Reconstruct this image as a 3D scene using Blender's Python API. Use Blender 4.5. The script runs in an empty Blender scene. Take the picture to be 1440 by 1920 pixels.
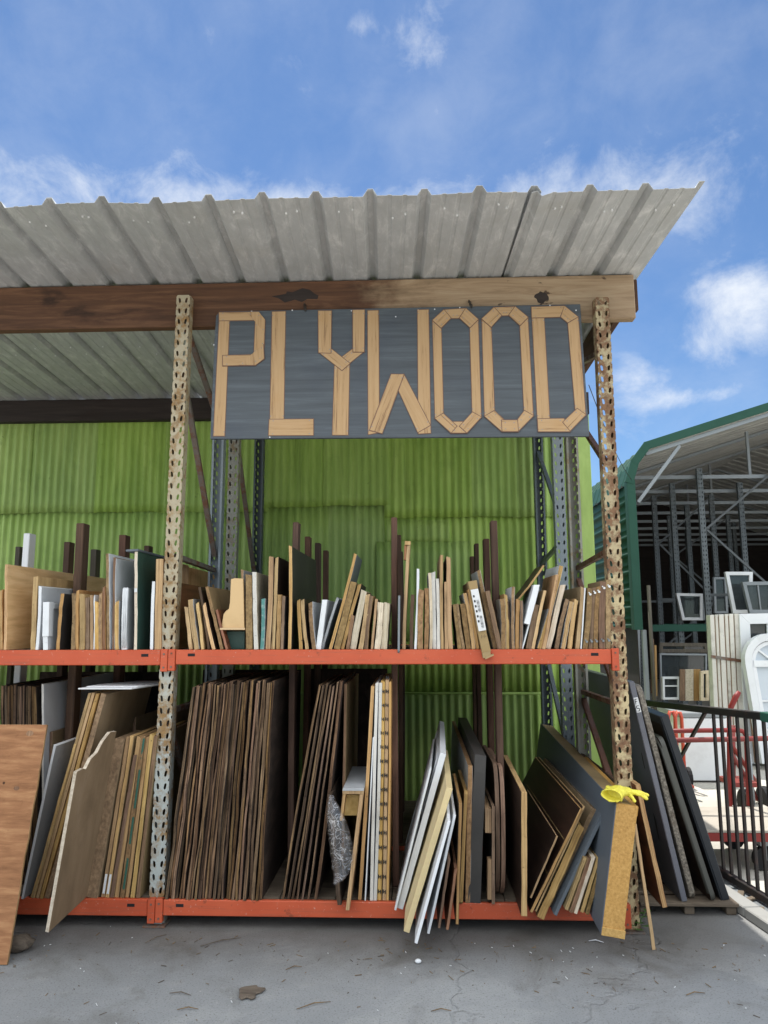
import bpy, math, random
from mathutils import Vector, Matrix, noise
R = math.radians
random.seed(7)
scene = bpy.context.scene
COL = scene.collection

# ------------------------------------------------------------------ camera
F = 1400.0
CAM = Vector((.132, -4.25, 1.6))
PITCH, YAW, ROLL = .1497, -.0396, -.003
_cp, _sp, _cy, _sy = math.cos(PITCH), math.sin(PITCH), math.cos(YAW), math.sin(YAW)
FWD = Vector((_sy * _cp, _cy * _cp, _sp))
_r0 = Vector((_cy, -_sy, 0)); _u0 = _r0.cross(FWD)
RGT = _r0 * math.cos(ROLL) + _u0 * math.sin(ROLL)
UPV = -_r0 * math.sin(ROLL) + _u0 * math.cos(ROLL)
cd = bpy.data.cameras.new('camera'); cam = bpy.data.objects.new('camera', cd); COL.objects.link(cam)
cam.matrix_world = Matrix(((RGT.x, UPV.x, -FWD.x, CAM.x), (RGT.y, UPV.y, -FWD.y, CAM.y), (RGT.z, UPV.z, -FWD.z, CAM.z), (0, 0, 0, 1)))
cd.sensor_fit = 'VERTICAL'; cd.sensor_height = 36; cd.lens = 36 * F / 1920
cd.clip_start = .05; cd.clip_end = 2000
scene.camera = cam

def ray(px, py): return FWD + RGT * ((px - 720) / F) - UPV * ((py - 960) / F)
def at(px, py, Y):
    d = ray(px, py); return CAM + d * ((Y - CAM.y) / d.y)
def atx(px, py, X):
    d = ray(px, py); return CAM + d * ((X - CAM.x) / d.x)
def atz(px, py, Z):
    d = ray(px, py); return CAM + d * ((Z - CAM.z) / d.z)

# ------------------------------------------------------------------ world, sun, exposure
SUN_EL, SUN_AZ = 65, -14          # degrees; azimuth from +Y towards +X: the sun stands behind the shelter
EXPOSURE = 0.85
SKY = .06
w = bpy.data.worlds.new('World'); scene.world = w; w.use_nodes = True
nt = w.node_tree; N = nt.nodes; L = nt.links
for n in list(N): N.remove(n)
def wn(t, **k):
    n = N.new(t)
    for a, b in k.items(): setattr(n, a, b)
    return n
def wm(op, a, b=None, c=None):
    n = wn('ShaderNodeMath', operation=op)
    for i, v in enumerate((a, b, c)):
        if v is None: continue
        if isinstance(v, (int, float)): n.inputs[i].default_value = v
        else: L.new(v, n.inputs[i])
    return n.outputs[0]
def wsm(v, lo, hi):
    n = wn('ShaderNodeMapRange', interpolation_type='SMOOTHSTEP'); L.new(v, n.inputs[0])
    n.inputs[1].default_value = lo; n.inputs[2].default_value = hi
    return n.outputs[0]
sky = wn('ShaderNodeTexSky', sky_type='NISHITA'); sky.sun_disc = False
sky.sun_elevation = R(SUN_EL); sky.sun_rotation = R(SUN_AZ); sky.air_density = 1.0; sky.dust_density = .15; sky.ozone_density = 3.0
tc = wn('ShaderNodeTexCoord'); sx = wn('ShaderNodeSeparateXYZ'); L.new(tc.outputs['Generated'], sx.inputs[0])
AZ = wm('ARCTAN2', sx.outputs[0], sx.outputs[1]); EL = wm('ARCSINE', sx.outputs[2])
cx = wn('ShaderNodeCombineXYZ'); L.new(AZ, cx.inputs[0]); L.new(wm('MULTIPLY', EL, 1.25), cx.inputs[1])
def wnoise(scale, det, dist, rough=.6, off=0):
    m = wn('ShaderNodeMapping'); L.new(cx.outputs[0], m.inputs[0]); m.inputs[1].default_value = (off, off * .7, 0); m.inputs[2].default_value = (0, 0, -.35)
    n = wn('ShaderNodeTexNoise'); L.new(m.outputs[0], n.inputs[0])
    n.inputs['Scale'].default_value = scale; n.inputs['Detail'].default_value = det; n.inputs['Distortion'].default_value = dist; n.inputs['Roughness'].default_value = rough
    return n.outputs[0]
fine = wnoise(8.5, 10, .3, .66)
broad = wnoise(3.2, 5, .5, .5, 3)
tot = None
BLOBS = [(430, 380, 360, 55, .50), (1130, 345, 340, 85, .46), (800, 75, 95, 70, .30), (668, 42, 40, 24, .36), (560, 112, 36, 22, .28), (600, 180, 110, 40, .14),
         (1010, 60, 60, 60, .16), (330, 120, 260, 140, .06), (30, 375, 200, 45, .26), (1415, 565, 110, 85, .74), (1330, 640, 60, 40, .42), (1190, 700, 75, 50, .40),
         (1290, 748, 110, 20, .36), (1150, 800, 120, 60, .28), (1380, 380, 160, 60, .20)]
for px, py, rx, ry, amp in BLOBS:
    d = ray(px, py).normalized(); az0, el0 = math.atan2(d.x, d.y), math.asin(d.z)
    k = 1 / F * .9
    a = wm('DIVIDE', wm('SUBTRACT', AZ, az0), rx * k / max(.5, math.cos(el0)))
    e = wm('DIVIDE', wm('SUBTRACT', EL, el0), ry * k)
    q = wm('ADD', wm('MULTIPLY', a, a), wm('MULTIPLY', e, e))
    g = wm('MULTIPLY', wm('POWER', 2.718, wm('MULTIPLY', q, -1.0)), amp)
    tot = g if tot is None else wm('ADD', tot, g)
dens = wm('ADD', wm('MULTIPLY', wm('SUBTRACT', fine, .5), 1.5), wm('MULTIPLY', wm('SUBTRACT', broad, .5), .5))
dens = wm('ADD', dens, tot)
dens = wm('MULTIPLY', wsm(dens, .08, 1.0), .95)
veil = wm('MULTIPLY', wsm(wm('ADD', broad, wm('MULTIPLY', wm('SUBTRACT', fine, .5), .6)), .28, .85), .19)
dens = wm('MAXIMUM', dens, veil)
# unseen bright cloud bank added behind the photographer to light the shaded front
bk = wm('MULTIPLY', wm('MULTIPLY', wsm(wm('MULTIPLY', sx.outputs[1], -1), -.45, .25), wsm(EL, .10, .42)), wsm(broad, .34, .52))
FILL_BANK = 27.0
skm = wn('ShaderNodeVectorMath', operation='MULTIPLY'); L.new(sky.outputs[0], skm.inputs[0]); skm.inputs[1].default_value = (.86, 1.04, 1.2)
mix1 = wn('ShaderNodeMix', data_type='RGBA'); L.new(dens, mix1.inputs[0]); L.new(skm.outputs[0], mix1.inputs[6]); mix1.inputs[7].default_value = (9.0, 9.4, 9.9, 1)
mix2 = wn('ShaderNodeMix', data_type='RGBA'); L.new(bk, mix2.inputs[0]); L.new(mix1.outputs[2], mix2.inputs[6]); mix2.inputs[7].default_value = (FILL_BANK * .97, FILL_BANK * .99, FILL_BANK, 1)
bg = wn('ShaderNodeBackground'); L.new(mix2.outputs[2], bg.inputs[0]); bg.inputs[1].default_value = SKY
wo = wn('ShaderNodeOutputWorld'); L.new(bg.outputs[0], wo.inputs[0])
sd = bpy.data.lights.new('sun', 'SUN'); so = bpy.data.objects.new('sun', sd); COL.objects.link(so)
sd.energy = 3.6; sd.angle = R(.5); sd.color = (1, .95, .88)
sdir = Vector((math.sin(R(SUN_AZ)) * math.cos(R(SUN_EL)), math.cos(R(SUN_AZ)) * math.cos(R(SUN_EL)), math.sin(R(SUN_EL))))
so.rotation_euler = sdir.to_track_quat('Z', 'Y').to_euler(); so.location = (0, 0, 20)
vs = scene.view_settings
vs.view_transform = 'Standard'; vs.look = 'None'; vs.gamma = 1; vs.exposure = EXPOSURE; vs.use_curve_mapping = False
scene.cycles.use_denoising = True
scene.cycles.max_bounces = 8

# ------------------------------------------------------------------ materials
def hx(s, k=1.0):
    s = s.lstrip('#'); o = []
    for i in (0, 2, 4):
        v = int(s[i:i + 2], 16) / 255
        o.append(min(1, (v / 12.92 if v <= .04045 else ((v + .055) / 1.055) ** 2.4) * k))
    return (*o, 1)
class NG:
    def __init__(s, name):
        s.m = bpy.data.materials.new(name); s.m.use_nodes = True; s.t = s.m.node_tree
        s.b = s.t.nodes['Principled BSDF']; s.tc = None
    def n(s, t, **k):
        n = s.t.nodes.new(t)
        for a, b in k.items(): setattr(n, a, b)
        return n
    def l(s, a, b): s.t.links.new(a, b)
    def coords(s, kind='Object', scale=(1, 1, 1), rnd=True):
        tc = s.n('ShaderNodeTexCoord'); mp = s.n('ShaderNodeMapping'); s.l(tc.outputs[kind], mp.inputs[0]); mp.inputs[3].default_value = scale
        if rnd:
            oi = s.n('ShaderNodeObjectInfo'); mu = s.n('ShaderNodeMath', operation='MULTIPLY'); s.l(oi.outputs['Random'], mu.inputs[0]); mu.inputs[1].default_value = 57.3
            cb = s.n('ShaderNodeCombineXYZ')
            for i in range(3): s.l(mu.outputs[0], cb.inputs[i])
            s.l(cb.outputs[0], mp.inputs[1])
        return mp.outputs[0]
    def noise(s, v, sc=1, det=5, rough=.6, dist=0):
        n = s.n('ShaderNodeTexNoise'); s.l(v, n.inputs[0]); n.inputs['Scale'].default_value = sc; n.inputs['Detail'].default_value = det
        n.inputs['Roughness'].default_value = rough; n.inputs['Distortion'].default_value = dist
        return n.outputs[0]
    def ramp(s, f, stops):
        n = s.n('ShaderNodeValToRGB'); s.l(f, n.inputs[0]); e = n.color_ramp.elements
        while len(e) < len(stops): e.new(.5)
        for q, (p, c) in zip(e, stops): q.position = p; q.color = c if len(c) == 4 else (*c, 1)
        return n.outputs[0]
    def sm(s, f, lo, hi, a=0, b=1):
        n = s.n('ShaderNodeMapRange', interpolation_type='SMOOTHSTEP'); s.l(f, n.inputs[0])
        for i, v in enumerate((lo, hi, a, b)): n.inputs[i + 1].default_value = v
        return n.outputs[0]
    def mix(s, f, a, b, mode='MIX'):
        n = s.n('ShaderNodeMix', data_type='RGBA', blend_type=mode)
        for i, v in ((0, f), (6, a), (7, b)):
            if isinstance(v, (int, float)): n.inputs[i].default_value = v
            elif isinstance(v, tuple): n.inputs[i].default_value = v
            else: s.l(v, n.inputs[i])
        return n.outputs[2]
    def math(s, op, a, b=None):
        n = s.n('ShaderNodeMath', operation=op)
        for i, v in enumerate((a, b)):
            if v is None: continue
            if isinstance(v, (int, float)): n.inputs[i].default_value = v
            else: s.l(v, n.inputs[i])
        return n.outputs[0]
    def vary(s, col, v=.25, h=.009):
        oi = s.n('ShaderNodeObjectInfo'); hs = s.n('ShaderNodeHueSaturation')
        mr = s.n('ShaderNodeMapRange'); s.l(oi.outputs['Random'], mr.inputs[0]); mr.inputs[3].default_value = 1 - v; mr.inputs[4].default_value = 1 + v
        fr = s.math('FRACT', s.math('MULTIPLY', oi.outputs['Random'], 17.31)); m2 = s.n('ShaderNodeMapRange'); s.l(fr, m2.inputs[0]); m2.inputs[3].default_value = .5 - h; m2.inputs[4].default_value = .5 + h
        f3 = s.math('FRACT', s.math('MULTIPLY', oi.outputs['Random'], 41.7)); m3 = s.n('ShaderNodeMapRange'); s.l(f3, m3.inputs[0]); m3.inputs[3].default_value = .95 - v * .5; m3.inputs[4].default_value = 1.08
        s.l(mr.outputs[0], hs.inputs['Value']); s.l(m2.outputs[0], hs.inputs['Hue']); s.l(m3.outputs[0], hs.inputs['Saturation']); s.l(col, hs.inputs['Color'])
        return hs.outputs[0]
    def out(s, col, rough=.7, bump=None, bd=.002, metal=0, spec=.4):
        if isinstance(col, tuple): s.b.inputs['Base Color'].default_value = col
        else: s.l(col, s.b.inputs['Base Color'])
        if isinstance(rough, (int, float)): s.b.inputs['Roughness'].default_value = rough
        else: s.l(rough, s.b.inputs['Roughness'])
        s.b.inputs['Metallic'].default_value = metal; s.b.inputs['Specular IOR Level'].default_value = spec
        if bump is not None:
            b = s.n('ShaderNodeBump'); s.l(bump, b.inputs['Height']); b.inputs['Distance'].default_value = bd; b.inputs['Strength'].default_value = .8
            s.l(b.outputs[0], s.b.inputs['Normal'])
        return s.m
M = {}
def grainy(name, c1, c2, c3, st=(90, 14, 5), dirt=.35, dc='#2a2018', rough=.7, var=.2, bd=.0015, spec=.3, dsc=5):
    """wood edge or face: streaks along the long scale, stains, specks"""
    g = NG(name)
    v = g.coords('Object', st); n1 = g.noise(v, 1, 6, .65, .25)
    col = g.ramp(n1, [(.28, hx(c1)), (.5, hx(c2)), (.72, hx(c3))])
    v2 = g.coords('Object', (1, 1, 1)); n2 = g.noise(v2, dsc, 5, .65); n3 = g.noise(v2, 38, 4, .7)
    col = g.mix(g.math('MULTIPLY', g.sm(n2, .5, .75), dirt), col, hx(dc))
    col = g.mix(g.math('MULTIPLY', g.sm(n3, .6, .72), dirt * .8), col, hx(dc))
    col = g.vary(col, var)
    M[name] = g.out(col, rough, n1, bd, 0, spec); return M[name]
def plain(name, c, rough=.5, dirt=.12, dc='#4a4238', var=.06, metal=0, sc=4, spec=.4, bd=.0006):
    g = NG(name); v = g.coords('Object')
    n = g.noise(v, sc, 6, .65); n2 = g.noise(v, sc * 11, 4, .7)
    col = g.mix(g.math('MULTIPLY', g.sm(n, .48, .78), dirt), hx(c), hx(dc))
    col = g.mix(g.math('MULTIPLY', g.sm(n2, .6, .75), dirt), col, hx(dc))
    col = g.vary(col, var, .004)
    M[name] = g.out(col, rough, n2, bd, metal, spec); return M[name]
# edges of sheets
grainy('ply_edge', '#6f573a', '#a58558', '#c4a676', (220, 10, 4), .35)
grainy('pine_edge', '#8d7048', '#b5925e', '#cdb07a', (120, 10, 3), .25)
grainy('particle_edge', '#665139', '#876c4a', '#a0845e', (60, 60, 45), .4)
grainy('brown_edge', '#5b4634', '#7d614a', '#967a60', (90, 12, 6), .45)
grainy('pale_edge', '#a09079', '#c6b89f', '#ded4c2', (150, 12, 4), .4, '#5a4c3c')
grainy('dark_edge', '#332820', '#4d3b2d', '#6a523d', (90, 12, 5), .5, '#15100c')
grainy('weathered_edge', '#2a211a', '#5d4631', '#a58258', (190, 14, 2.6), .75, '#120e0b', .85, .38, .004, .15)
grainy('gold_particle', '#9c783e', '#b5904c', '#c6a25f', (80, 80, 80), .18, '#5c3f20', .75, .05)
grainy('mdf_edge', '#a89a82', '#c4b79f', '#d6cbb5', (50, 50, 50), .25)
# faces
grainy('pine_face', '#bf9a60', '#d9b67c', '#e6c892', (30, 2.2, 22), .15, '#5c4024', .6, .1, .0006)
grainy('ply_face', '#87663f', '#a88457', '#bd9a6b', (30, 14, 2.5), .3, '#4d3823', .7, .15, .0008)
grainy('mdf_face', '#786548', '#8c7756', '#988364', (4, 5, 2), .25, '#57452f', .75, .12, .0005, .3, 3)
grainy('weathered_face', '#211a16', '#382d26', '#4f4238', (20, 3, 10), .6, '#100d0b', .85, .2)
grainy('walnut_face', '#241914', '#34251d', '#443127', (20, 2.5, 24), .3, '#17100d', .5, .1, .0005, .4)
grainy('redwood_face', '#4a2c1a', '#6b4126', '#845436', (20, 2.5, 20), .35, '#20130d', .5, .1, .0006)
grainy('redwood_edge', '#6a4632', '#8c6249', '#a0775c', (60, 12, 5), .4, '#3a271c', .6, .1)
grainy('plywood_sheet', '#785537', '#926a47', '#ad865d', (5, 5, 34), .3, '#5e3b22', .75, .05, .0012, .25, 2.6)
def nailed(name, sc=11, r=.1, keep=.5, vs_=(1, .2, 1)):
    m = M[name]; g = NG.__new__(NG); g.m = m; g.t = m.node_tree; g.b = g.t.nodes['Principled BSDF']
    v = g.coords('Object', vs_); vo = g.n('ShaderNodeTexVoronoi'); g.l(v, vo.inputs['Vector']); vo.inputs['Scale'].default_value = sc
    src = g.b.inputs['Base Color'].links[0].from_socket
    k = g.math('MULTIPLY', g.sm(vo.outputs['Distance'], r * .6, r, 1, 0), g.sm(vo.outputs['Color'], keep, keep + .05))
    g.l(g.mix(g.math('MULTIPLY', k, .85), src, hx('#2c1c12')), g.b.inputs['Base Color'])
nailed('plywood_sheet')
for q in ('ply_edge', 'pine_edge', 'particle_edge', 'brown_edge', 'pale_edge'): nailed(q, 15, .075, .42, (1.4, 0, 1))
plain('grey_face', '#a0a3a6', .6, .3, '#4a4742', .15)
plain('charcoal', '#3a3836', .55, .25, '#55504a', .05)
plain('dark_face', '#2f2c2b', .55, .35, '#55504b', .15)
plain('white', '#d6d9dc', .45, .2, '#77716a', .05)
plain('white_face', '#c2c5c9', .5, .22, '#736e68', .08)
plain('dirty_white', '#c9c6be', .6, .6, '#4f473c', .08)
plain('cream', '#cdb98c', .55, .12, '#8a7650', .05)
plain('pale_ply', '#cdb186', .6, .2, '#8a6a45', .05)
plain('dark_green', '#2c4a42', .45, .12, '#10201c', .03)
plain('teal_chip', '#4d7f7a', .6, .75, '#c9d2cd', .03, 0, 30)
plain('grey_blue', '#5c646c', .5, .2, '#3c4148', .06)
plain('slab_grey', '#666870', .38, .25, '#2e2c2c', .04)
plain('black_door', '#24282d', .4, .15, '#4a4c4e', .04)
plain('cardboard', '#97825f', .8, .25, '#5e4d35', .05)
plain('label_paper', '#d3d5d6', .6, .05, '#9a9a9a', .02)
plain('ink', '#1d1d1f', .6, 0, '#1d1d1f', 0)
plain('steel_grey', '#7e8488', .45, .35, '#4a3d33', .06, .3)
plain('green_trim', '#2c5548', .4, .12, '#1a332b', .03)
plain('cart_deck', '#a39d92', .8, .4, '#6d665c', .03)
plain('frame_dark', '#4c4d48', .5, .3, '#33302c', .04)
plain('shed_brace', '#54595c', .6, .3, '#3a3632', .06, .2)
plain('shed_post', '#5f666a', .6, .3, '#4a443e', .06, .2)
plain('shed_steel', '#868c90', .5, .3, '#5c5954', .08, .2)
plain('rubber', '#17171a', .8, .1, '#333', .03) if False else plain('rubber', '#17171a', .8, .1, '#333333', .03)
plain('red_paint', '#7b2b28', .5, .5, '#5a4038', .03)
plain('orange_red', '#b8452c', .45, .3, '#6a4438', .03)
plain('gate_black', '#1e1a1a', .5, .5, '#4d2d24', .05, 0, 14)
plain('yellow_rubber', '#e0d65c', .42, .06, '#a08c1c', .02)
plain('kerb', '#8b8b88', .8, .35, '#55524c', .05)
plain('chain_steel', '#4c4844', .45, .4, '#2e2018', .05, .6)
def rusty(name, base, rust1, rust2, lo, hi, grad=None, paint=None):
    g = NG(name); v = g.coords('Object'); n1 = g.noise(v, 9, 8, .7, .4); n2 = g.noise(v, 46, 5, .7)
    mixv = g.math('ADD', g.math('MULTIPLY', n1, .7), g.math('MULTIPLY', n2, .3))
    rc = g.ramp(n2, [(.35, hx(rust1)), (.65, hx(rust2))])
    b = hx(base)
    if grad:  # the paint itself is another colour lower down
        sx = g.n('ShaderNodeSeparateXYZ'); tcn = g.n('ShaderNodeTexCoord'); g.l(tcn.outputs['Object'], sx.inputs[0])
        b = g.mix(g.sm(g.math('ADD', sx.outputs[2], g.math('MULTIPLY', g.math('SUBTRACT', n1, .5), 2.2)), grad[0], grad[1]), hx(grad[2]), b)
    col = g.mix(g.sm(mixv, lo, hi), b, rc)
    col = g.mix(g.math('MULTIPLY', g.sm(n2, .66, .74), .7), col, hx('#2c1c14'))
    M[name] = g.out(col, g.sm(mixv, lo, hi, .45, .85), n2, .0015, .1); return M[name]
rusty('post_cream', '#a69c84', '#70563a', '#957850', .45, .60, (.7, 1.7, '#a9b0ad'))
rusty('post_rust', '#a39676', '#5c4230', '#82634a', .42, .54, (1.3, 2.1, '#b6a680'))
rusty('post_steel', '#828c92', '#6a5f52', '#8e7c66', .58, .72)
rusty('post_dark', '#4d575c', '#5d4836', '#3a2c22', .54, .68)
rusty('post_dirty', '#8b8b82', '#6f5f48', '#8e7b5e', .5, .64)
rusty('brace_rust', '#6d6660', '#5b3a28', '#7c5540', .46, .6)
rusty('brace_brown', '#5b4034', '#4a2e22', '#6b4937', .46, .6)
def mk_orange():
    g = NG('orange_beam'); v = g.coords('Object'); n1 = g.noise(v, 2.5, 6, .6); n2 = g.noise(g.coords('Object', (1, 12, 30)), 3, 6, .7); n3 = g.noise(v, 60, 4, .7)
    col = g.ramp(n1, [(.3, hx('#b24a2c')), (.7, hx('#c05a3a'))])
    col = g.mix(g.math('MULTIPLY', g.sm(n2, .5, .72), .55), col, hx('#87503e'))
    col = g.mix(g.math('MULTIPLY', g.sm(n3, .63, .72), .7), col, hx('#c4ada0'))
    n4 = g.noise(v, 14, 5, .7); col = g.mix(g.math('MULTIPLY', g.sm(n4, .6, .7), .6), col, hx('#5a3628'))
    M['orange_beam'] = g.out(col, .5, n1, .001)
mk_orange()
def mk_timber(name, c, stain=.5, axis=(1.4, 30, 18), sc='#241610'):
    g = NG(name); v = g.coords('Object', axis, False); n1 = g.noise(v, 1, 8, .65, 1.2)
    col = g.ramp(n1, [(.25, hx(c[0])), (.5, hx(c[1])), (.75, hx(c[2]))])
    v2 = g.coords('Object', (.8, 3, 2.4), False); n2 = g.noise(v2, 1.6, 6, .6, .3)
    col = g.mix(g.math('MULTIPLY', g.sm(n2, .55, .68), stain), col, hx(sc))
    M[name] = (g, col, n1); return g, col, n1
g, col, n1 = mk_timber('front_timber', ('#3a281d', '#583c2a', '#7a5941'), .85)
sxn = g.n('ShaderNodeSeparateXYZ'); tcn = g.n('ShaderNodeTexCoord'); g.l(tcn.outputs['Object'], sxn.inputs[0])
n5 = g.noise(g.coords('Object', (2, 2, 3), False), 1.4, 6, .6)
bare = g.ramp(n1, [(.25, hx('#6f5d48')), (.5, hx('#957f66')), (.75, hx('#ae9c82'))])
bl = g.sm(g.math('ADD', sxn.outputs[0], g.math('MULTIPLY', g.math('SUBTRACT', n5, .5), 1.8)), -.35, .25)
n6 = g.noise(g.coords('Object', (2.2, 2, 5), False), 2.3, 5, .55, .4)
bare = g.mix(g.math('MULTIPLY', g.sm(n6, .66, .7), .85), bare, hx('#2a1a14'))
col = g.mix(bl, col, bare)
M['front_timber'] = g.out(col, .75, n1, .003)
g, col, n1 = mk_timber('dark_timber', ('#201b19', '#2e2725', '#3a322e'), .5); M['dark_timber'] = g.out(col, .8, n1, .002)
g, col, n1 = mk_timber('rafter_timber', ('#33221a', '#4d3526', '#63483a'), .5, (30, 1.4, 18)); M['rafter_timber'] = g.out(col, .8, n1, .002)
g, col, n1 = mk_timber('stud_timber', ('#36261e', '#513a2d', '#6a5040'), .5, (40, 40, 2)); M['stud_timber'] = g.out(g.vary(col, .25), .8, n1, .002)
g, col, n1 = mk_timber('stud_grey', ('#3b362f', '#4f4a41', '#655f54'), .4, (40, 40, 2)); M['stud_grey'] = g.out(g.vary(col, .15), .8, n1, .002)
g, col, n1 = mk_timber('deck_timber', ('#4c4238', '#62574a', '#7a6d5e'), .5, (3, 20, 20)); M['deck_timber'] = g.out(col, .85, n1, .002)
def mk_roof():
    g = NG('galvanised_roof'); v = g.coords('Object', (1, 1, 1), True); n1 = g.noise(g.coords('Object', (14, 5, 5)), 1, 8, .75, .5); n2 = g.noise(v, 3, 5, .6); n3 = g.noise(v, 70, 3, .6)
    col = g.ramp(n1, [(.3, hx('#a6a9ab')), (.52, hx('#b2b5b7')), (.68, hx('#cccecf'))])
    col = g.mix(g.math('MULTIPLY', g.sm(n2, .5, .8), .35), col, hx('#98968f'))
    col = g.mix(g.math('MULTIPLY', g.sm(n3, .7, .75), .4), col, hx('#6b5a48'))
    M['galvanised_roof'] = g.out(g.vary(col, .05, .004), .55, n1, .001, .15)
mk_roof()
def mk_green():
    g = NG('green_paint'); v = g.coords('Object'); n1 = g.noise(g.coords('Object', (6, 6, 1.5)), 1, 7, .65); n2 = g.noise(v, 18, 5, .7); n3 = g.noise(v, 4, 4, .6)
    col = g.ramp(n1, [(.3, hx('#87a551')), (.5, hx('#97b55c')), (.72, hx('#a9c46d'))])
    col = g.mix(g.math('MULTIPLY', g.sm(n2, .66, .73), .7), col, hx('#3a4a20'))
    n7 = g.noise(g.coords('Object', (22, 22, 1.1)), 1, 5, .6); col = g.mix(g.math('MULTIPLY', g.sm(n7, .54, .72), .38), col, hx('#5c7030'))
    col = g.mix(g.math('MULTIPLY', g.sm(n3, .55, .75), .3), col, hx('#66863a'))
    M['green_paint'] = g.out(g.vary(col, .04, .004), .5, n2, .0015)
mk_green()
def mk_shed():
    g = NG('shed_green'); v = g.coords('Object'); n = g.noise(v, 3, 5, .6)
    M['shed_green'] = g.out(g.mix(g.math('MULTIPLY', g.sm(n, .45, .8), .3), hx('#2c4d42'), hx('#203a32')), .6, None, spec=.12)
    g = NG('shed_roof'); v = g.coords('Object'); n = g.noise(v, 2.5, 6, .65); n2 = g.noise(g.coords('Object', (.6, 8, .6)), 2, 5, .6)
    col = g.ramp(n, [(.3, hx('#a3a3a0')), (.7, hx('#c2c2be'))]); col = g.mix(g.math('MULTIPLY', g.sm(n2, .52, .7), .5), col, hx('#6e5f50'))
    M['shed_roof'] = g.out(col, .55, None)
mk_shed()
def mk_ground():
    g = NG('concrete_ground'); v = g.coords('Object', (1, 1, 1), False)
    n1 = g.noise(v, .55, 6, .6); n2 = g.noise(v, 9, 7, .7); n3 = g.noise(v, 110, 4, .7); n4 = g.noise(v, 2.2, 7, .65, .6)
    col = g.ramp(n1, [(.3, hx('#7a7d7f')), (.7, hx('#909395'))])
    col = g.mix(g.math('MULTIPLY', g.sm(n4, .5, .7), .5), col, hx('#64635f'))
    n8 = g.noise(v, .9, 8, .7, 1.0); col = g.mix(g.math('MULTIPLY', g.sm(n8, .52, .6), .3), col, hx('#a5a7a6'))
    col = g.mix(g.math('MULTIPLY', g.sm(n2, .5, .78), .35), col, hx('#9d9d9a'))
    col = g.mix(g.math('MULTIPLY', g.sm(n3, .52, .68), .6), col, hx('#4f4e4b'))
    col = g.mix(g.math('MULTIPLY', g.sm(g.noise(v, 60, 3, .6), .68, .74), .7), col, hx('#b8b6b0'))
    vr = g.n('ShaderNodeTexVoronoi', feature='DISTANCE_TO_EDGE'); wv = g.n('ShaderNodeVectorMath', operation='ADD'); g.l(v, wv.inputs[0])
    nn = g.n('ShaderNodeTexNoise'); g.l(v, nn.inputs[0]); nn.inputs['Scale'].default_value = 3.5; nn.inputs['Detail'].default_value = 6
    sc = g.n('ShaderNodeVectorMath', operation='SCALE'); g.l(nn.outputs['Color'], sc.inputs[0]); sc.inputs['Scale'].default_value = .55; g.l(sc.outputs[0], wv.inputs[1])
    g.l(wv.outputs[0], vr.inputs['Vector']); vr.inputs['Scale'].default_value = .38
    crack = g.math('MULTIPLY', g.sm(vr.outputs['Distance'], 0, .006, 1, 0), g.sm(n1, .4, .6, .3, 1))
    col = g.mix(g.math('MULTIPLY', crack, .08), col, hx('#4a4845'))
    # contact shade, with slight dirt, painted along the foot of the racks
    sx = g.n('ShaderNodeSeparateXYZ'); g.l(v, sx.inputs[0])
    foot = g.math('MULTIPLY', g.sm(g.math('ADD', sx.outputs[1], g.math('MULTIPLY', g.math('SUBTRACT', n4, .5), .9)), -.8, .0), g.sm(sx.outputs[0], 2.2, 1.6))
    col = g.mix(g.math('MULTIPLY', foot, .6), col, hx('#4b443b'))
    # pale yard concrete at right; unseen pale apron added in front to bounce light
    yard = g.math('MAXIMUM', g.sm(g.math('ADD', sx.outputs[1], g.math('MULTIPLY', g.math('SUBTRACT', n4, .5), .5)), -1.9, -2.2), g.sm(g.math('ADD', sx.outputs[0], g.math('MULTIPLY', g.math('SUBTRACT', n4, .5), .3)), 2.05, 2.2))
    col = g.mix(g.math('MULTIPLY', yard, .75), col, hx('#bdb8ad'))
    M['concrete_ground'] = g.out(col, .85, g.math('ADD', g.math('MULTIPLY', n3, .4), g.math('SUBTRACT', n2, crack)), .006, 0, .25)
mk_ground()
def mk_sign():
    g = NG('sign_board'); n1 = g.noise(g.coords('Object', (1.2, 20, 26), False), 1, 8, .7, .3); n2 = g.noise(g.coords('Object', (1, 1, 1), False), 1.8, 5, .6); n3 = g.noise(g.coords('Object', (9, 9, 40), False), 1, 5, .7)
    col = g.ramp(n1, [(.3, hx('#40454a')), (.55, hx('#4e555b')), (.75, hx('#626a70'))])
    col = g.mix(g.math('MULTIPLY', g.sm(n2, .45, .75), .35), col, hx('#3c4452'))
    col = g.mix(g.math('MULTIPLY', g.sm(n3, .68, .76), .6), col, hx('#2a2e33'))
    M['sign_board'] = g.out(col, .6, n1, .0015)
    g = NG('sign_letter'); n1 = g.noise(g.coords('UV', (2.4, 60, 1), True), 1, 6, .7, .2); n2 = g.noise(g.coords('UV', (3, 3, 1)), 2, 4, .6)
    col = g.ramp(n1, [(.0, hx('#73543a')), (.36, hx('#826547')), (.43, hx('#ad8d66')), (.7, hx('#b69871'))])
    col = g.mix(g.math('MULTIPLY', g.sm(n2, .5, .8), .3), col, hx('#a9814f'))
    M['sign_letter'] = g.out(col, .65, None)
    M['sign_line'] = NG('sign_line').out(hx('#6d5347'), .7)
mk_sign()
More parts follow.
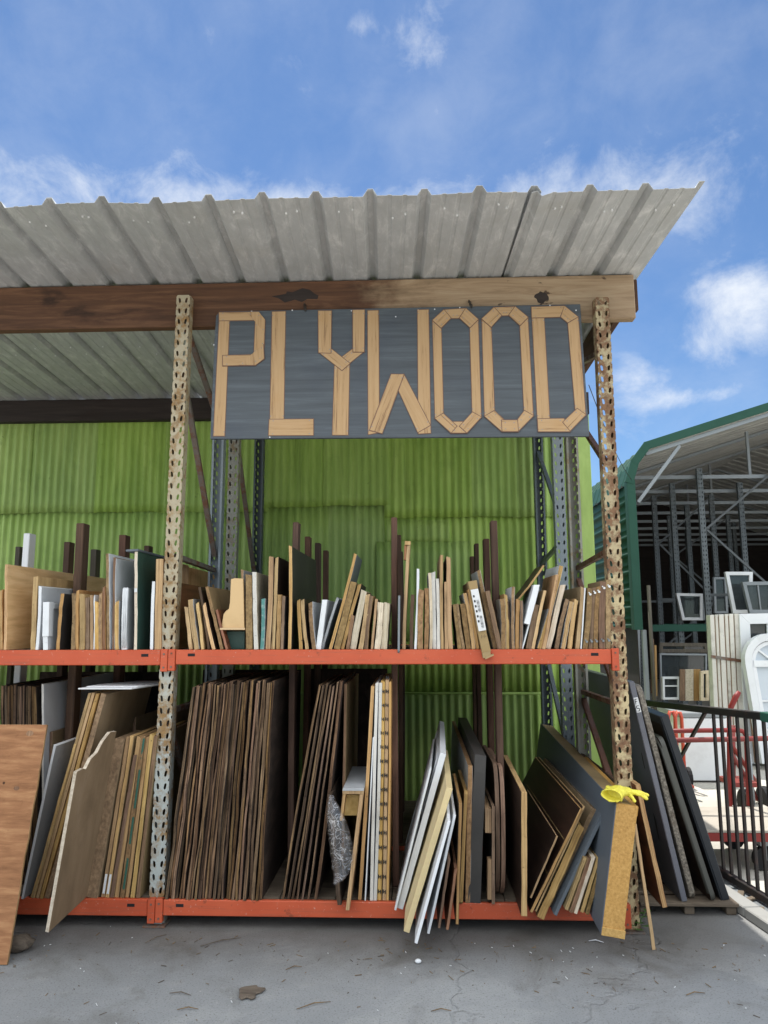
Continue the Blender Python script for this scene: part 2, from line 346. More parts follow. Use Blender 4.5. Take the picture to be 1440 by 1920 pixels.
def mk_glass():
    g = NG('window_glass'); g.b.inputs['Base Color'].default_value = (.05, .06, .065, 1); g.b.inputs['Roughness'].default_value = .06; g.b.inputs['Specular IOR Level'].default_value = .8
    g.b.inputs['Transmission Weight'].default_value = .25; g.b.inputs['Alpha'].default_value = .85; M['window_glass'] = g.m
    g = NG('plastic_film'); n = g.noise(g.coords('Object'), 17, 1, .4, 1.6); rid = g.math('ABSOLUTE', g.math('SUBTRACT', n, .5))
    tr = g.n('ShaderNodeBsdfTransparent'); gl = g.n('ShaderNodeBsdfGlossy'); gl.inputs['Roughness'].default_value = .32; gl.inputs['Color'].default_value = (.8, .8, .84, 1)
    mx = g.n('ShaderNodeMixShader'); g.l(g.sm(rid, .0, .03, .55, .09), mx.inputs[0]); g.l(tr.outputs[0], mx.inputs[1]); g.l(gl.outputs[0], mx.inputs[2])
    g.l(mx.outputs[0], g.t.nodes['Material Output'].inputs[0]); M['plastic_film'] = g.m
    g = NG('sky_glass'); g.b.inputs['Base Color'].default_value = (.5, .55, .6, 1); g.b.inputs['Roughness'].default_value = .12; M['sky_glass'] = g.m  # pale base colour stands in for the sky mirrored in the pane
    g = NG('granite'); n = g.noise(g.coords('Object'), 70, 4, .8); n2 = g.noise(g.coords('Object'), 8, 5, .6)
    M['granite'] = g.out(g.mix(g.math('MULTIPLY', g.sm(n2, .5, .7), .5), g.ramp(n, [(.35, hx('#3f3b36')), (.5, hx('#746d62')), (.66, hx('#9d968a'))]), hx('#5b4a3a')), .5, n, .001)
    g = NG('leaf_green'); n = g.noise(g.coords('Object'), 40, 4, .6); M['leaf_green'] = g.out(g.ramp(n, [(.3, hx('#2c4a1c')), (.7, hx('#4c7a2c'))]), .5)
    g = NG('bark_brown'); n = g.noise(g.coords('Object', (10, 60, 60)), 1, 6, .7); M['bark_brown'] = g.out(g.ramp(n, [(.3, hx('#453c34')), (.7, hx('#71665a'))]), .9, n, .004)
    g = NG('straw'); n = g.noise(g.coords('Object'), 30, 3, .6); M['straw'] = g.out(g.ramp(n, [(.3, hx('#4d3f30')), (.7, hx('#8a7252'))]), .9)
mk_glass()

# ------------------------------------------------------------------ building helpers
class MB:
    def __init__(s): s.v = []; s.f = []; s.m = []; s.uv = {}
    def add(s, vs, fs, mi=0):
        b = len(s.v); s.v += [tuple(q) for q in vs]
        for f in fs: s.f.append(tuple(b + i for i in f)); s.m.append(mi)
    def box(s, o, a, b, c, mi=0):
        o, a, b, c = map(Vector, (o, a, b, c))
        if a.cross(b).dot(c) < 0: a, b = b, a
        s.add([o, o + a, o + a + b, o + b, o + c, o + a + c, o + a + b + c, o + b + c], [(3, 2, 1, 0), (4, 5, 6, 7), (0, 1, 5, 4), (1, 2, 6, 5), (2, 3, 7, 6), (3, 0, 4, 7)], mi)
    def cbox(s, x0, x1, y0, y1, z0, z1, mi=0): s.box((x0, y0, z0), (x1 - x0, 0, 0), (0, y1 - y0, 0), (0, 0, z1 - z0), mi)
    def bar(s, p, q, wd, hg, up=(0, 0, 1), mi=0):
        p, q = Vector(p), Vector(q); d = q - p; z = Vector(up); x = d.cross(z)
        if x.length < 1e-5: x = d.cross(Vector((0, 1, 0)))
        x.normalize(); z = x.cross(d).normalized()
        s.box(p - x * wd / 2 - z * hg / 2, x * wd, d, z * hg, mi)
    def tube(s, pts, r, n=8, mi=0, cap=True):
        pts = [Vector(p) for p in pts]; k = len(pts); rr = r if isinstance(r, (list, tuple)) else [r] * k
        b = len(s.v); px = None
        for i, p in enumerate(pts):
            t = (pts[min(i + 1, k - 1)] - pts[max(i - 1, 0)]).normalized()
            if px is None:
                px = t.cross(Vector((0, 0, 1)))
                if px.length < .1: px = t.cross(Vector((0, 1, 0)))
            px = (px - t * px.dot(t)).normalized(); y = t.cross(px)
            for j in range(n):
                a = 2 * math.pi * j / n; s.v.append(tuple(p + px * math.cos(a) * rr[i] + y * math.sin(a) * rr[i]))
        for i in range(k - 1):
            for j in range(n):
                s.f.append((b + i * n + j, b + i * n + (j + 1) % n, b + (i + 1) * n + (j + 1) % n, b + (i + 1) * n + j)); s.m.append(mi)
        if cap:
            s.f.append(tuple(b + j for j in reversed(range(n)))); s.m.append(mi)
            s.f.append(tuple(b + (k - 1) * n + j for j in range(n))); s.m.append(mi)
    def prism(s, poly, off, mi=0, mside=None):
        off = Vector(off); n = len(poly); b = len(s.v); P = [Vector(p) for p in poly]
        nr = Vector((0, 0, 0))
        for i in range(n): nr += P[i].cross(P[(i + 1) % n])
        if nr.dot(off) > 0: P.reverse()
        s.v += [tuple(p) for p in P] + [tuple(p + off) for p in P]
        s.f.append(tuple(range(b, b + n))); s.m.append(mi)
        s.f.append(tuple(b + n + i for i in reversed(range(n)))); s.m.append(mi)
        for i in range(n):
            s.f.append((b + (i + 1) % n, b + i, b + n + i, b + n + (i + 1) % n)); s.m.append(mi if mside is None else mside)
    def build(s, name, mats, parent=None, mw=None, smooth=False, bevel=0):
        me = bpy.data.meshes.new(name); me.from_pydata(s.v, [], s.f)
        for m in (mats if isinstance(mats, (list, tuple)) else [mats]): me.materials.append(M[m])
        for p, i in zip(me.polygons, s.m): p.material_index = i; p.use_smooth = smooth
        me.update(); o = bpy.data.objects.new(name, me); COL.objects.link(o)
        if parent is not None: o.parent = parent
        if mw is not None: o.matrix_world = mw
        if bevel:
            bv = o.modifiers.new('bevel', 'BEVEL'); bv.width = bevel; bv.segments = 1; bv.limit_method = 'ANGLE'; bv.angle_limit = R(40)
        return o
def tag(o, label=None, cat=None, group=None, kind=None):
    for k, v in (('label', label), ('category', cat), ('group', group), ('kind', kind)):
        if v: o[k] = v
    return o
def empty(name, loc, label, cat, group=None):
    o = bpy.data.objects.new(name, None); o.location = loc; o.empty_display_size = .1; COL.objects.link(o); return tag(o, label, cat, group)
def inv(o): return Matrix.Translation(-Vector(o.location))
def part(mb, name, mats, parent, **k):
    """vertices are given in world space; shift them under the thing's base"""
    l = Vector(parent.location)
    p = parent
    while p.parent is not None: p = p.parent; l = l + Vector(p.location)
    mb.v = [tuple(Vector(q) - l) for q in mb.v]
    return mb.build(name, mats, parent, **k)
def solid(mb, name, mats, label, cat, group=None, loc=None, **k):
    if loc is None:
        xs, ys, zs = zip(*mb.v); loc = ((min(xs) + max(xs)) / 2, (min(ys) + max(ys)) / 2, min(zs))
    mb.v = [tuple(Vector(q) - Vector(loc)) for q in mb.v]
    o = mb.build(name, mats, **k); o.location = loc; return tag(o, label, cat, group)
ORD = 'first second third fourth fifth sixth seventh eighth ninth tenth eleventh twelfth thirteenth fourteenth fifteenth sixteenth seventeenth eighteenth nineteenth twentieth twenty-first twenty-second twenty-third twenty-fourth twenty-fifth twenty-sixth twenty-seventh twenty-eighth twenty-ninth thirtieth'.split()

# ------------------------------------------------------------------ ground
mb = MB()
xs = [-400, -60, -12] + [-6 + .5 * i for i in range(33)] + [16, 60, 400]; ys = [-400, -60, -10] + [-4.5 + .5 * i for i in range(33)] + [16, 60, 400]
gv = [(x, y, 0) for y in ys for x in xs]; nx = len(xs)
mb.add(gv, [(j * nx + i, j * nx + i + 1, (j + 1) * nx + i + 1, (j + 1) * nx + i) for j in range(len(ys) - 1) for i in range(nx - 1)])
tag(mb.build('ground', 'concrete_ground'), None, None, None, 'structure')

# ------------------------------------------------------------------ green corrugated building behind the racks
WY, WXR, WTOP = 2.42, 1.73, 3.6
bld = empty('corrugated_building', (-2, WY, 0), 'bright green building clad in overlapping dented corrugated sheets behind the storage racks', 'building')
fast = []
def corrugated(x0, x1, z0, z1, Y, tilt=0, rows=7):
    m = MB(); n = max(8, int((x1 - x0) / .068 * 8)); rows = max(2, rows)
    zz = [z0 + (z1 - z0) * j / rows for j in range(rows + 1)]
    for j, z in enumerate(zz):
        for i in range(n + 1):
            x = x0 + (x1 - x0) * i / n
            q = noise.noise(Vector((x * 2.1, z * 2.3, 4))); q2 = noise.noise(Vector((x * 7, z * 6, 8)))
            y = Y + .0105 * math.cos(2 * math.pi * x / .068) * (1 - .35 * max(0, q2)) + .006 * q + .005 * q2 + tilt * (z - z0)
            edge = noise.noise(Vector((x * 5, Y * 50, 7 * j))) * .012 if j in (0, rows) else 0
            m.v.append((x, y, z + edge))
    r = random.Random(int(x0 * 100 + z0 * 10))
    for zf in (z0 + .04, z0 + (z1 - z0) * .33, z0 + (z1 - z0) * .66, z1 - .06):
        x = math.ceil(x0 / .068) * .068 + .034
        while x < x1 - .02:
            if r.random() < .8:
                c = Vector((x, Y - .0105 + .006 * noise.noise(Vector((x * 2.1, zf * 2.3, 4))) + tilt * (zf - z0), zf + r.uniform(-.01, .01)))
                fast.append(c)
            x += .068 * 3
    for j in range(rows):
        for i in range(n):
            a = j * (n + 1) + i; m.f.append((a, a + 1, a + n + 2, a + n + 1)); m.m.append(0)
    for c in fast: m.tube([c + Vector((0, .004, 0)), c + Vector((0, -.003, 0))], .0055, 6)
    fast.clear()
    return m
def wx(px, py=960): return at(px, py, WY).x
def wz(py, px=800): return at(px, py, WY).z
def sheet(x0, x1, z0, z1, Y, rows=9):
    o = part(corrugated(x0, x1, z0, z1, Y, 0, rows), 'corrugated_sheet', 'green_paint', bld, smooth=True)
    so_ = o.modifiers.new('thickness', 'SOLIDIFY'); so_.thickness = .0015; so_.offset = 1
    return o
ux = [-7.5, -6.2, -5, wx(-260), wx(48), wx(182), wx(300), wx(497), wx(612)]
zs1 = wz(955)
for i in range(len(ux) - 1): sheet(ux[i] - .03, ux[i + 1] + .03, zs1 + random.uniform(-.008, .008) + (.03 if i == 7 else 0), WTOP, WY - .004 - .003 * (i % 2))
ux = [wx(612), wx(725), wx(787), wx(890), wx(966), wx(1088)]
zs2 = wz(970)
sheet(ux[0] - .03, ux[1] + .02, wz(947), WTOP, WY - .012)
sheet(ux[1] - .02, ux[3] + .02, zs2, WTOP, WY - .006); sheet(ux[3] - .02, ux[4] + .02, zs2 + .005, WTOP, WY - .010); sheet(ux[4] - .02, ux[5], zs2 - .004, WTOP, WY - .006)
lx = [-7.5, -6, -4.6, wx(0), wx(230), wx(390), wx(500), wx(612), wx(725), wx(842), wx(960), wx(1088)]
for i in range(len(lx) - 1): sheet(lx[i] - .02, lx[i + 1] + .02, wz(1298, 900) if i > 6 else .02, (zs2 if i > 7 else zs1) + .05, WY + .007 + .003 * (i % 2))
lx = [wx(600), wx(760), wx(880), wx(990), wx(1088)]
for i in range(4): sheet(lx[i] - .02, lx[i + 1] + .02, .02, wz(1290, 900) , WY + .017 - .003 * (i % 2))
sheet(wx(706), wx(880), wz(1200), wz(1016), WY - .011, 6)     # the patch
sheet(wx(725), wx(842), wz(1020), wz(975), WY - .004, 3)
m = MB(); m.cbox(wx(1080), WXR, WY - .035, WY + .03, .02, WTOP)
o = part(m, 'corner_trim', 'green_paint', bld, bevel=.004)
m = MB(); m.cbox(WXR - .03, WXR - .004, WY + .03, WY + 6, .02, WTOP); m.cbox(-7.5, -7.47, WY + .03, WY + 6, .02, WTOP); m.cbox(-7.47, WXR - .03, WY + 5.9, WY + 6, .02, WTOP); m.cbox(-7.47, WXR - .03, WY + .06, WY + .1, .02, WTOP - .02)
part(m, 'side_wall', 'green_paint', bld)
m = MB(); m.cbox(-7.4, WXR - .05, WY + .1, WY + 5.88, WTOP - .16, WTOP - .1); part(m, 'roof', 'galvanised_roof', bld)
m = MB(); m.tube([(wx(560), WY - .045, wz(1299, 900)), (wx(1082), WY - .045, wz(1299, 900))], .011, 8); part(m, 'conduit', 'green_paint', bld, smooth=True)

# ------------------------------------------------------------------ pallet racks
PITCHZ = .0675
def channel(xb, xt, Y, sgn, z0, z1, wd=.081, dep=.072, half=True):
    """slotted upright: web at Y, flanges reaching sgn*dep; holes are real openings"""
    m = MB(); H = z1 - z0; nr = int(H / PITCHZ)
    def P(u, v, z):   # u across the web, v back along the flange
        x = xb + (xt - xb) * (z - z0) / H
        return (x + u, Y + sgn * v, z)
    nt_ = .010
    def cell(fu, a0, a1, zc, slots, tiltd):
        """fu(u,z)->point; panel cell a0..a1 with corner notches and a slanted slot"""
        h = PITCHZ / 2
        out = [(a0, -h + (nt_ if slots[0] else 0)), (a0, 0), (a0, h - (nt_ if slots[0] else 0))]
        if slots[0]: out.append((a0 + .006, h))
        out += [((a0 + a1) / 2, h)]
        if slots[1]: out += [(a1 - .006, h), (a1, h - nt_)]
        else: out += [(a1, h)]
        out += [(a1, 0), (a1, -h + (nt_ if slots[1] else 0))]
        if slots[1]: out.append((a1 - .006, -h))
        out += [((a0 + a1) / 2, -h)]
        if slots[0]: out.append((a0 + .006, -h))
        c = (a0 + a1) / 2; hole = []
        for k in range(len(out)):
            ang = math.atan2(out[k][1], out[k][0] - c)
            r = .0068; s_ = .0105; g = abs(math.degrees(math.atan2(math.sin(ang), abs(math.cos(ang))))); sg = 1 if math.sin(ang) > 0 else -1; sc = 1 if math.cos(ang) > 0 else -1
            uu, vv = (sc * r, 0) if g < 20 else (sc * r, sg * s_) if g < 62 else (sc * r * .6, sg * (s_ + r * .75)) if g < 80 else (0, sg * (s_ + r))
            hole.append((c + uu + vv * tiltd, vv))
        b = len(m.v); n = len(out)
        m.v += [fu(q[0], zc + q[1]) for q in out] + [fu(q[0], zc + q[1]) for q in hole]
        for k in range(n): m.f.append((b + k, b + (k + 1) % n, b + n + (k + 1) % n, b + n + k)); m.m.append(0)
    for i in range(nr):
        zc = z0 + (i + .5) * PITCHZ
        cell(lambda u, z: P(u, 0, z), -wd / 2, 0, zc, (True, False), -.14)
        cell(lambda u, z: P(u, 0, z), 0, wd / 2, zc, (False, True), .14)
        for sd_ in (-1, 1):
            h = PITCHZ / 2
            f = lambda v, z, sd_=sd_: P(sd_ * wd / 2, v, z)
            m.add([f(0, zc - h + nt_), f(0, zc + h - nt_), f(.012, zc + h - nt_), f(.012, zc + h), f(dep, zc + h), f(dep, zc - h), f(.012, zc - h), f(.012, zc - h + nt_)], [(0, 1, 2, 3, 4, 5, 6, 7)])
            m.add([P(sd_ * wd / 2, dep, zc - h), P(sd_ * wd / 2, dep, zc + h), P(sd_ * (wd / 2 - .014), dep, zc + h), P(sd_ * (wd / 2 - .014), dep, zc - h)], [(0, 1, 2, 3)])
    return m
def post(parent, xb, xt, Y, sgn, z0, z1, mat, **k):
    o = part(channel(xb, xt, Y, sgn, z0, z1, **k), 'post', mat, parent)
    s = o.modifiers.new('thickness', 'SOLIDIFY'); s.thickness = .0025; s.offset = 0
    return o
PX = {'L': (at(293, 1690, 0).x, at(344, 550, 0).x), 'R': (at(1183, 1690, 0).x, at(1128, 545, 0).x)}
XL, XR = -1.262, 1.258
ZU0, ZU, ZL0, ZL = 1.380, 1.463, .062, .145
D1, D2, D3 = .97, 1.38, 2.29
rack = empty('pallet_rack', (0, 0, 0), 'front pallet rack with rusty slotted posts and orange shelf beams full of boards', 'rack', 'pallet racks under the shelter roof')
post(rack, *PX['L'], 0, 1, .012, 3.60, 'post_cream'); post(rack, *PX['R'], 0, 1, .012, 3.585, 'post_rust')
post(rack, XL + .005, XL + .005, D1, -1, .012, 3.5, 'post_steel'); post(rack, XR - .01, XR - .01, D1, -1, .012, 3.5, 'post_dirty')
post(rack, -4.1, -4.1, 0, 1, .012, 3.6, 'post_cream'); post(rack, -4.1, -4.1, D1, -1, .012, 3.5, 'post_steel')
for X in (*[PX[k][0] for k in 'LR'],):
    m = MB(); m.cbox(X - .06, X + .06, -.03, .09, .002, .012); part(m, 'foot_plate', 'brace_rust', rack)
def zig(parent, X, Ya, Yb, nodes, mat, w_=.034):
    for (za, zb) in nodes:
        m = MB(); m.bar((X, Ya, za), (X, Yb, zb), w_, w_ * .9); part(m, 'brace', mat, parent, bevel=.003)
zig(rack, XL, .05, D1 - .05, [(2.0, 1.98), (3.14, 2.08), (3.45, 3.05), (1.12, 1.1), (1.05, .2)], 'brace_rust')
zig(rack, XR, .05, D1 - .05, [(2.02, 1.98), (2.52, 3.1), (3.2, 3.4), (1.16, 1.15), (.55, 1.1), (1.2, 1.9)], 'brace_brown')
def beam(parent, x0, x1, z0, z1, Y0=-.032, Y1=.0, brackets=True, dark=True):
    m = MB(); m.cbox(x0, x1, Y0, Y1 - .003, z0, z1); m.cbox(x0, x1, Y1 - .003, Y1 + .03, z0, z1 - .03)
    b = part(m, 'shelf_beam', 'orange_beam', parent, bevel=.004)
    if brackets:
        for xa, xb_ in ((x0 - .041, x0 - .0015), (x1 + .0015, x1 + .041)):
            m = MB(); m.cbox(xa, xb_, Y0 - .006, -.003, z0 - .035, z1 + .004); part(m, 'end_bracket', 'orange_beam', b, bevel=.003)
            m = MB()
            for zz in (z0 - .012, z0 + .062):
                cx_ = (xa + xb_) / 2; m.tube([(cx_, Y0 - .0095, zz), (cx_, Y0 - .004, zz)], .0055, 8)
            part(m, 'rivet', 'brace_rust', b)
        for xa in (x0 + .09, x1 - .09):
            m = MB(); m.cbox(xa - .021, xa + .021, Y0 - .0012, Y0 + .002, (z0 + z1) / 2 + .004, (z0 + z1) / 2 + .021); part(m, 'bolt_slot', 'rubber', b, bevel=.008)
    return b
XLb, XRb = at(315, 1235, -.03).x, at(1147 + 14, 1230, -.03).x
beam(rack, XLb + .0425, XRb - .043, ZU0 + .002, ZU); beam(rack, -4.06, XLb - .0425, ZU0 - .002, ZU)
XLc, XRc = at(291, 1705, -.03).x, at(1183, 1705, -.03).x
beam(rack, XLc + .0425, XRc - .043, ZL0 + .002, ZL); beam(rack, -4.06, XLc - .0425, ZL0 - .002, ZL)
for z0, z1 in ((ZU0, ZU), (ZL0, ZL)):
    for x0, x1 in ((-4.05, XL - .045), (XL + .045, XR - .045)):
        beam(rack, x0, x1, z0, z1, D1 + .002, D1 + .03, False)
def deck(parent, x0, x1, y0, y1, z):
    n = int((x1 - x0) / .3)
    m = MB()
    for i in range(n):
        a = x0 + (x1 - x0) * i / n; b = x0 + (x1 - x0) * (i + 1) / n
        m.cbox(a + .003, b - .003, y0, y1, z - .02, z - .0005 - .001 * (i % 2))
    part(m, 'shelf_deck', 'deck_timber', parent)
for x0, x1 in ((-4.05, XL - .045), (XL + .05, XR - .05)):
    for z in (ZU, ZL): deck(rack, x0, x1, .032, D1 - .08, z)
rear = empty('pallet_rack', (0, D2, 0), 'rear pallet rack of grey slotted posts standing close to the green wall', 'rack', 'pallet racks under the shelter roof')
post(rear, XL - .0, XL - .0, D2, 1, .012, 3.45, 'post_dirty'); post(rear, XR - .015, XR - .015, D2, 1, .012, 3.45, 'post_steel')
post(rear, XL + .02, XL + .02, D3, -1, .012, 3.45, 'post_dark'); post(rear, XR - .02, XR - .02, D3, -1, .012, 3.45, 'post_dark')
zig(rear, XL, D2 + .05, D3 - .05, [(3.12, 2.03), (1.95, 1.93)], 'brace_rust'); zig(rear, XR - .02, D2 + .05, D3 - .05, [(2.45, 3.1), (2.2, 2.12), (.7, 1.4)], 'post_dark')
for x0, x1 in ((-4.05, XL - .045), (XL + .05, XR - .06)):
    for z in (ZU - .06, ZL): deck(rear, x0, x1, D1 + .05, D3, z)
for z0, z1 in ((ZU0 - .06, ZU - .08), (ZL0, ZL - .02)):
    beam(rear, XL + .045, XR - .06, z0, z1, D2 + .08, D2 + .11, False)

# ------------------------------------------------------------------ shelter roof
roof = empty('shelter_roof', (0, 0, 3.4), 'galvanised ribbed metal shelter roof carried on stained timber beams above the racks', 'roof')
RZ0, RS, RK = 3.712, -.018, -.038
def roofpt(px, py):
    d = ray(px, py); t = (RZ0 + RS * (CAM.y - .05) - CAM.z) / (d.z - RS * d.y); return CAM + d * t
FRONT = [(-400, 401), (-100, 394), (0, 390), (85, 384), (190, 381), (290, 383), (392, 378), (492, 374), (592, 372), (697, 368), (797, 368), (897, 362), (1000, 362), (1107, 358), (1213, 356), (1322, 352)]
FP = [roofpt(*p) for p in FRONT]
def front_y(x):
    for a, b in zip(FP, FP[1:]):
        if a.x <= x <= b.x or b is FP[-1]: return a.y + (b.y - a.y) * (x - a.x) / (b.x - a.x)
RIBP = (1.575 - (-1.715)) / 12
ribX = [-1.715 + RIBP * k for k in range(-9, 13)]
def prof(x):
    """height of the sheet at x (front coordinate): big ribs, two small stiffeners between"""
    k = (x - ribX[0]) / RIBP; fr = (k - round(k)) * RIBP; a = abs(fr)
    h = .036 * max(0, min(1, (.036 - a) / .022))
    u = (k - math.floor(k)) * RIBP
    for c in (RIBP * .36, RIBP * .64): h = max(h, .004 * max(0, min(1, (.014 - abs(u - c)) / .007)))
    return h
YB = 2.62
def roof_sheet(k0, k1, dz, lift=None):
    m = MB(); xs_ = []
    for k in range(k0, k1):
        b = ribX[k]
        for t in (0, .014, .036, RIBP * .36 - .014, RIBP * .36 - .007, RIBP * .36 + .007, RIBP * .36 + .014, RIBP * .64 - .014, RIBP * .64 - .007, RIBP * .64 + .007, RIBP * .64 + .014, RIBP - .036, RIBP - .014): xs_.append(b + t)
    xs_.append(ribX[k1]); xs_.append(ribX[k1] + .014)
    if k1 < 21: xs_.append(ribX[k1] + .034)
    if k0 > 0: xs_.insert(0, ribX[k0] - .014)
    ny = 16
    for j in range(ny + 1):
        for x in xs_:
            y0 = front_y(x); y = y0 + (YB - y0) * (j / ny) ** 1.15
            wv = .006 * noise.noise(Vector((x * 1.7, y * 1.3, dz * 300))) * max(0, 1 - j / 9)
            z = RZ0 + RS * (y - .05) + prof(x) + dz + wv
            if lift: z += lift * max(0, 1 - (x - ribX[k0] + .02) / .10) * max(0, 1 - j / 8.0)
            m.v.append((x + RK * (y + .82), y, z))
    n = len(xs_)
    for j in range(ny):
        for i in range(n - 1): m.f.append((j * n + i, j * n + i + 1, (j + 1) * n + i + 1, (j + 1) * n + i)); m.m.append(0)
    b = len(m.v)
    for k in range(k0, k1):
        for fr_, yy in ((.42, None), (.62, None), (.2, .3), (.5, 1.1), (.8, 1.2)):
            x = ribX[k] + RIBP * (fr_ + random.uniform(-.06, .06)); y = front_y(x) + random.uniform(.10, .2) if yy is None else yy + random.uniform(-.05, .05)
            z = RZ0 + RS * (y - .05) + prof(x) + dz - .002; X = x + RK * (y + .82)
            m.tube([(X, y, z - .004), (X, y, z + .004)], .0042, 6, 1)  # white dots painted for daylight leaking through the sheet
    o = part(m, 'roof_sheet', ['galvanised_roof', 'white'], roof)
    s = o.modifiers.new('thickness', 'SOLIDIFY'); s.thickness = .0016; s.offset = 1
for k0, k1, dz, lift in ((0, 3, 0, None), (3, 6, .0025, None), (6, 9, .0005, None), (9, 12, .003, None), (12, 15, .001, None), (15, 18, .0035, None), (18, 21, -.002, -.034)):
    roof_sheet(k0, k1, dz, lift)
bt = RZ0 - .008
m = MB(); y0, y1 = .083, .15
zb = at(200, 615, .083).z
nseg = 10
for i in range(nseg):
    xa = -4.4 + (1.485 + 4.4) * i / nseg; xb_ = -4.4 + (1.485 + 4.4) * (i + 1) / nseg
m.cbox(-4.4, 1.485, y0, y1, zb, bt)
part(m, 'front_beam', 'front_timber', roof, bevel=.006)
m = MB(); m.cbox(-4.4, 1.525, y1 + .002, y1 + .045, zb + .08, bt); part(m, 'front_beam', 'rafter_timber', roof, bevel=.004)
zr0, zr1 = at(200, 790, D3 + .05).z, RZ0 + RS * 2.25 - .003
m = MB(); m.cbox(-4.4, 1.72, D3 + .02, D3 + .10, zr0, zr1); part(m, 'rear_beam', 'dark_timber', roof, bevel=.004)
m = MB(); m.box((1.40, y1 + .05, zb + .06), (.045, 0, 0), (.0, D3 - y1 - .04, -.02), (0, 0, .19)); part(m, 'end_rafter', 'rafter_timber', roof, bevel=.004)
m = MB(); r = random.Random(9); c = at(1016, 557, y0)
m.prism([(c.x + .042 * (1 + .3 * r.uniform(-1, 1)) * math.cos(k * .449), y0 - .0002, c.z + .036 * (1 + .25 * r.uniform(-1, 1)) * math.sin(k * .449)) for k in range(14)], (0, -.0008, 0)); part(m, 'stain', 'dark_timber', roof)
m = MB(); c = at(560, 555, y0)
m.prism([(c.x + .13 * (1 + .35 * r.uniform(-1, 1)) * math.cos(k * .449), y0 - .0002, c.z + .040 * (1 + .4 * r.uniform(-1, 1)) * math.sin(k * .449)) for k in range(14)], (0, -.0008, 0)); part(m, 'stain', 'dark_timber', roof)

# ------------------------------------------------------------------ sign
TL, TR, BL, BR = at(408, 585, .045), at(1088, 570, .045), at(394, 823, -.012), at(1105, 818, -.012)
sign = empty('plywood_sign', (TL + TR) / 2, 'long dark grey wooden sign with tan plank letters spelling PLYWOOD under the roof beam', 'sign')
sn = (TR - TL).cross(BL - TL).normalized()
if sn.y > 0: sn = -sn
def signpt(px, py, off=0):
    d = ray(px, py); t = (TL - CAM).dot(sn) / d.dot(sn); return CAM + d * t + sn * off
c4 = [signpt(412, 584), signpt(1088, 570), signpt(1105, 818), signpt(394, 823), signpt(402, 640), signpt(405, 592)]
m = MB(); m.prism(c4, -sn * .018); part(m, 'sign_board', 'sign_board', sign, bevel=.002)
def z3(a): return [(380 + x / 3.789, 560 + y / 3.789) for x, y in a]
def z4(a): return [(740 + x / 3.789, 560 + y / 3.789) for x, y in a]
LET = {
 'P': z3, 'L': z3, 'Y': z3}
PL = [('P', [z3(q) for q in ([(119, 150), (190, 150), (155, 975), (78, 975)], [(118, 100), (400, 97), (385, 153), (118, 157)], [(376, 165), (441, 160), (437, 345), (366, 400)], [(400, 97), (443, 150), (440, 245), (318, 99)], [(145, 408), (365, 402), (378, 475), (147, 478)], [(432, 330), (437, 428), (378, 475), (260, 473)])]),
 ('L', [z3(q) for q in ([(495, 95), (588, 92), (575, 862), (480, 862)], [(475, 860), (786, 857), (786, 970), (470, 972)])]),
 ('Y', [z3(q) for q in ([(938, 470), (1042, 460), (1032, 968), (923, 968)], [(1062, 362), (1147, 375), (1030, 470), (985, 420)], [(835, 388), (905, 352), (1045, 462), (990, 510)], [(823, 90), (915, 90), (910, 388), (825, 385)], [(1068, 85), (1150, 83), (1147, 380), (1070, 380)])]),
 ('W', [z3([(1173, 87), (1249, 85), (1254, 950), (1178, 965)]), z4([(163, 82), (240, 80), (255, 955), (170, 960)]), z4([(-22, 545), (65, 540), (252, 900), (165, 950)]), z3([(1188, 935), (1340, 540), (1430, 540), (1275, 958)])]),
 ('O', [z4(q) for q in ([(270, 155), (330, 210), (345, 820), (288, 853)], [(592, 150), (613, 845), (552, 812), (535, 207)], [(350, 82), (505, 72), (462, 140), (398, 140)], [(270, 155), (350, 82), (398, 140), (330, 210)], [(505, 72), (592, 150), (535, 207), (462, 140)], [(412, 878), (492, 878), (512, 955), (400, 955)], [(288, 853), (345, 820), (440, 908), (400, 955)], [(613, 845), (512, 955), (462, 910), (552, 812)])]),
 ('O', [z4(q) for q in ([(620, 145), (685, 203), (708, 800), (640, 838)], [(945, 135), (983, 835), (920, 800), (890, 192)], [(705, 65), (855, 60), (812, 120), (757, 122)], [(620, 145), (705, 65), (757, 122), (685, 203)], [(855, 60), (945, 135), (890, 192), (812, 120)], [(640, 838), (708, 800), (785, 872), (762, 945)], [(983, 835), (875, 945), (868, 870), (920, 800)], [(760, 868), (870, 868), (875, 945), (764, 945)])]),
 ('D', [z4(q) for q in ([(976, 130), (1060, 130), (1100, 860), (1015, 860)], [(1228, 140), (1302, 132), (1355, 828), (1283, 790)], [(972, 62), (1205, 55), (1207, 130), (975, 137)], [(1205, 55), (1300, 132), (1228, 172), (1180, 132)], [(1015, 858), (1200, 855), (1245, 945), (1020, 945)], [(1295, 785), (1355, 828), (1245, 940), (1195, 880)])])]
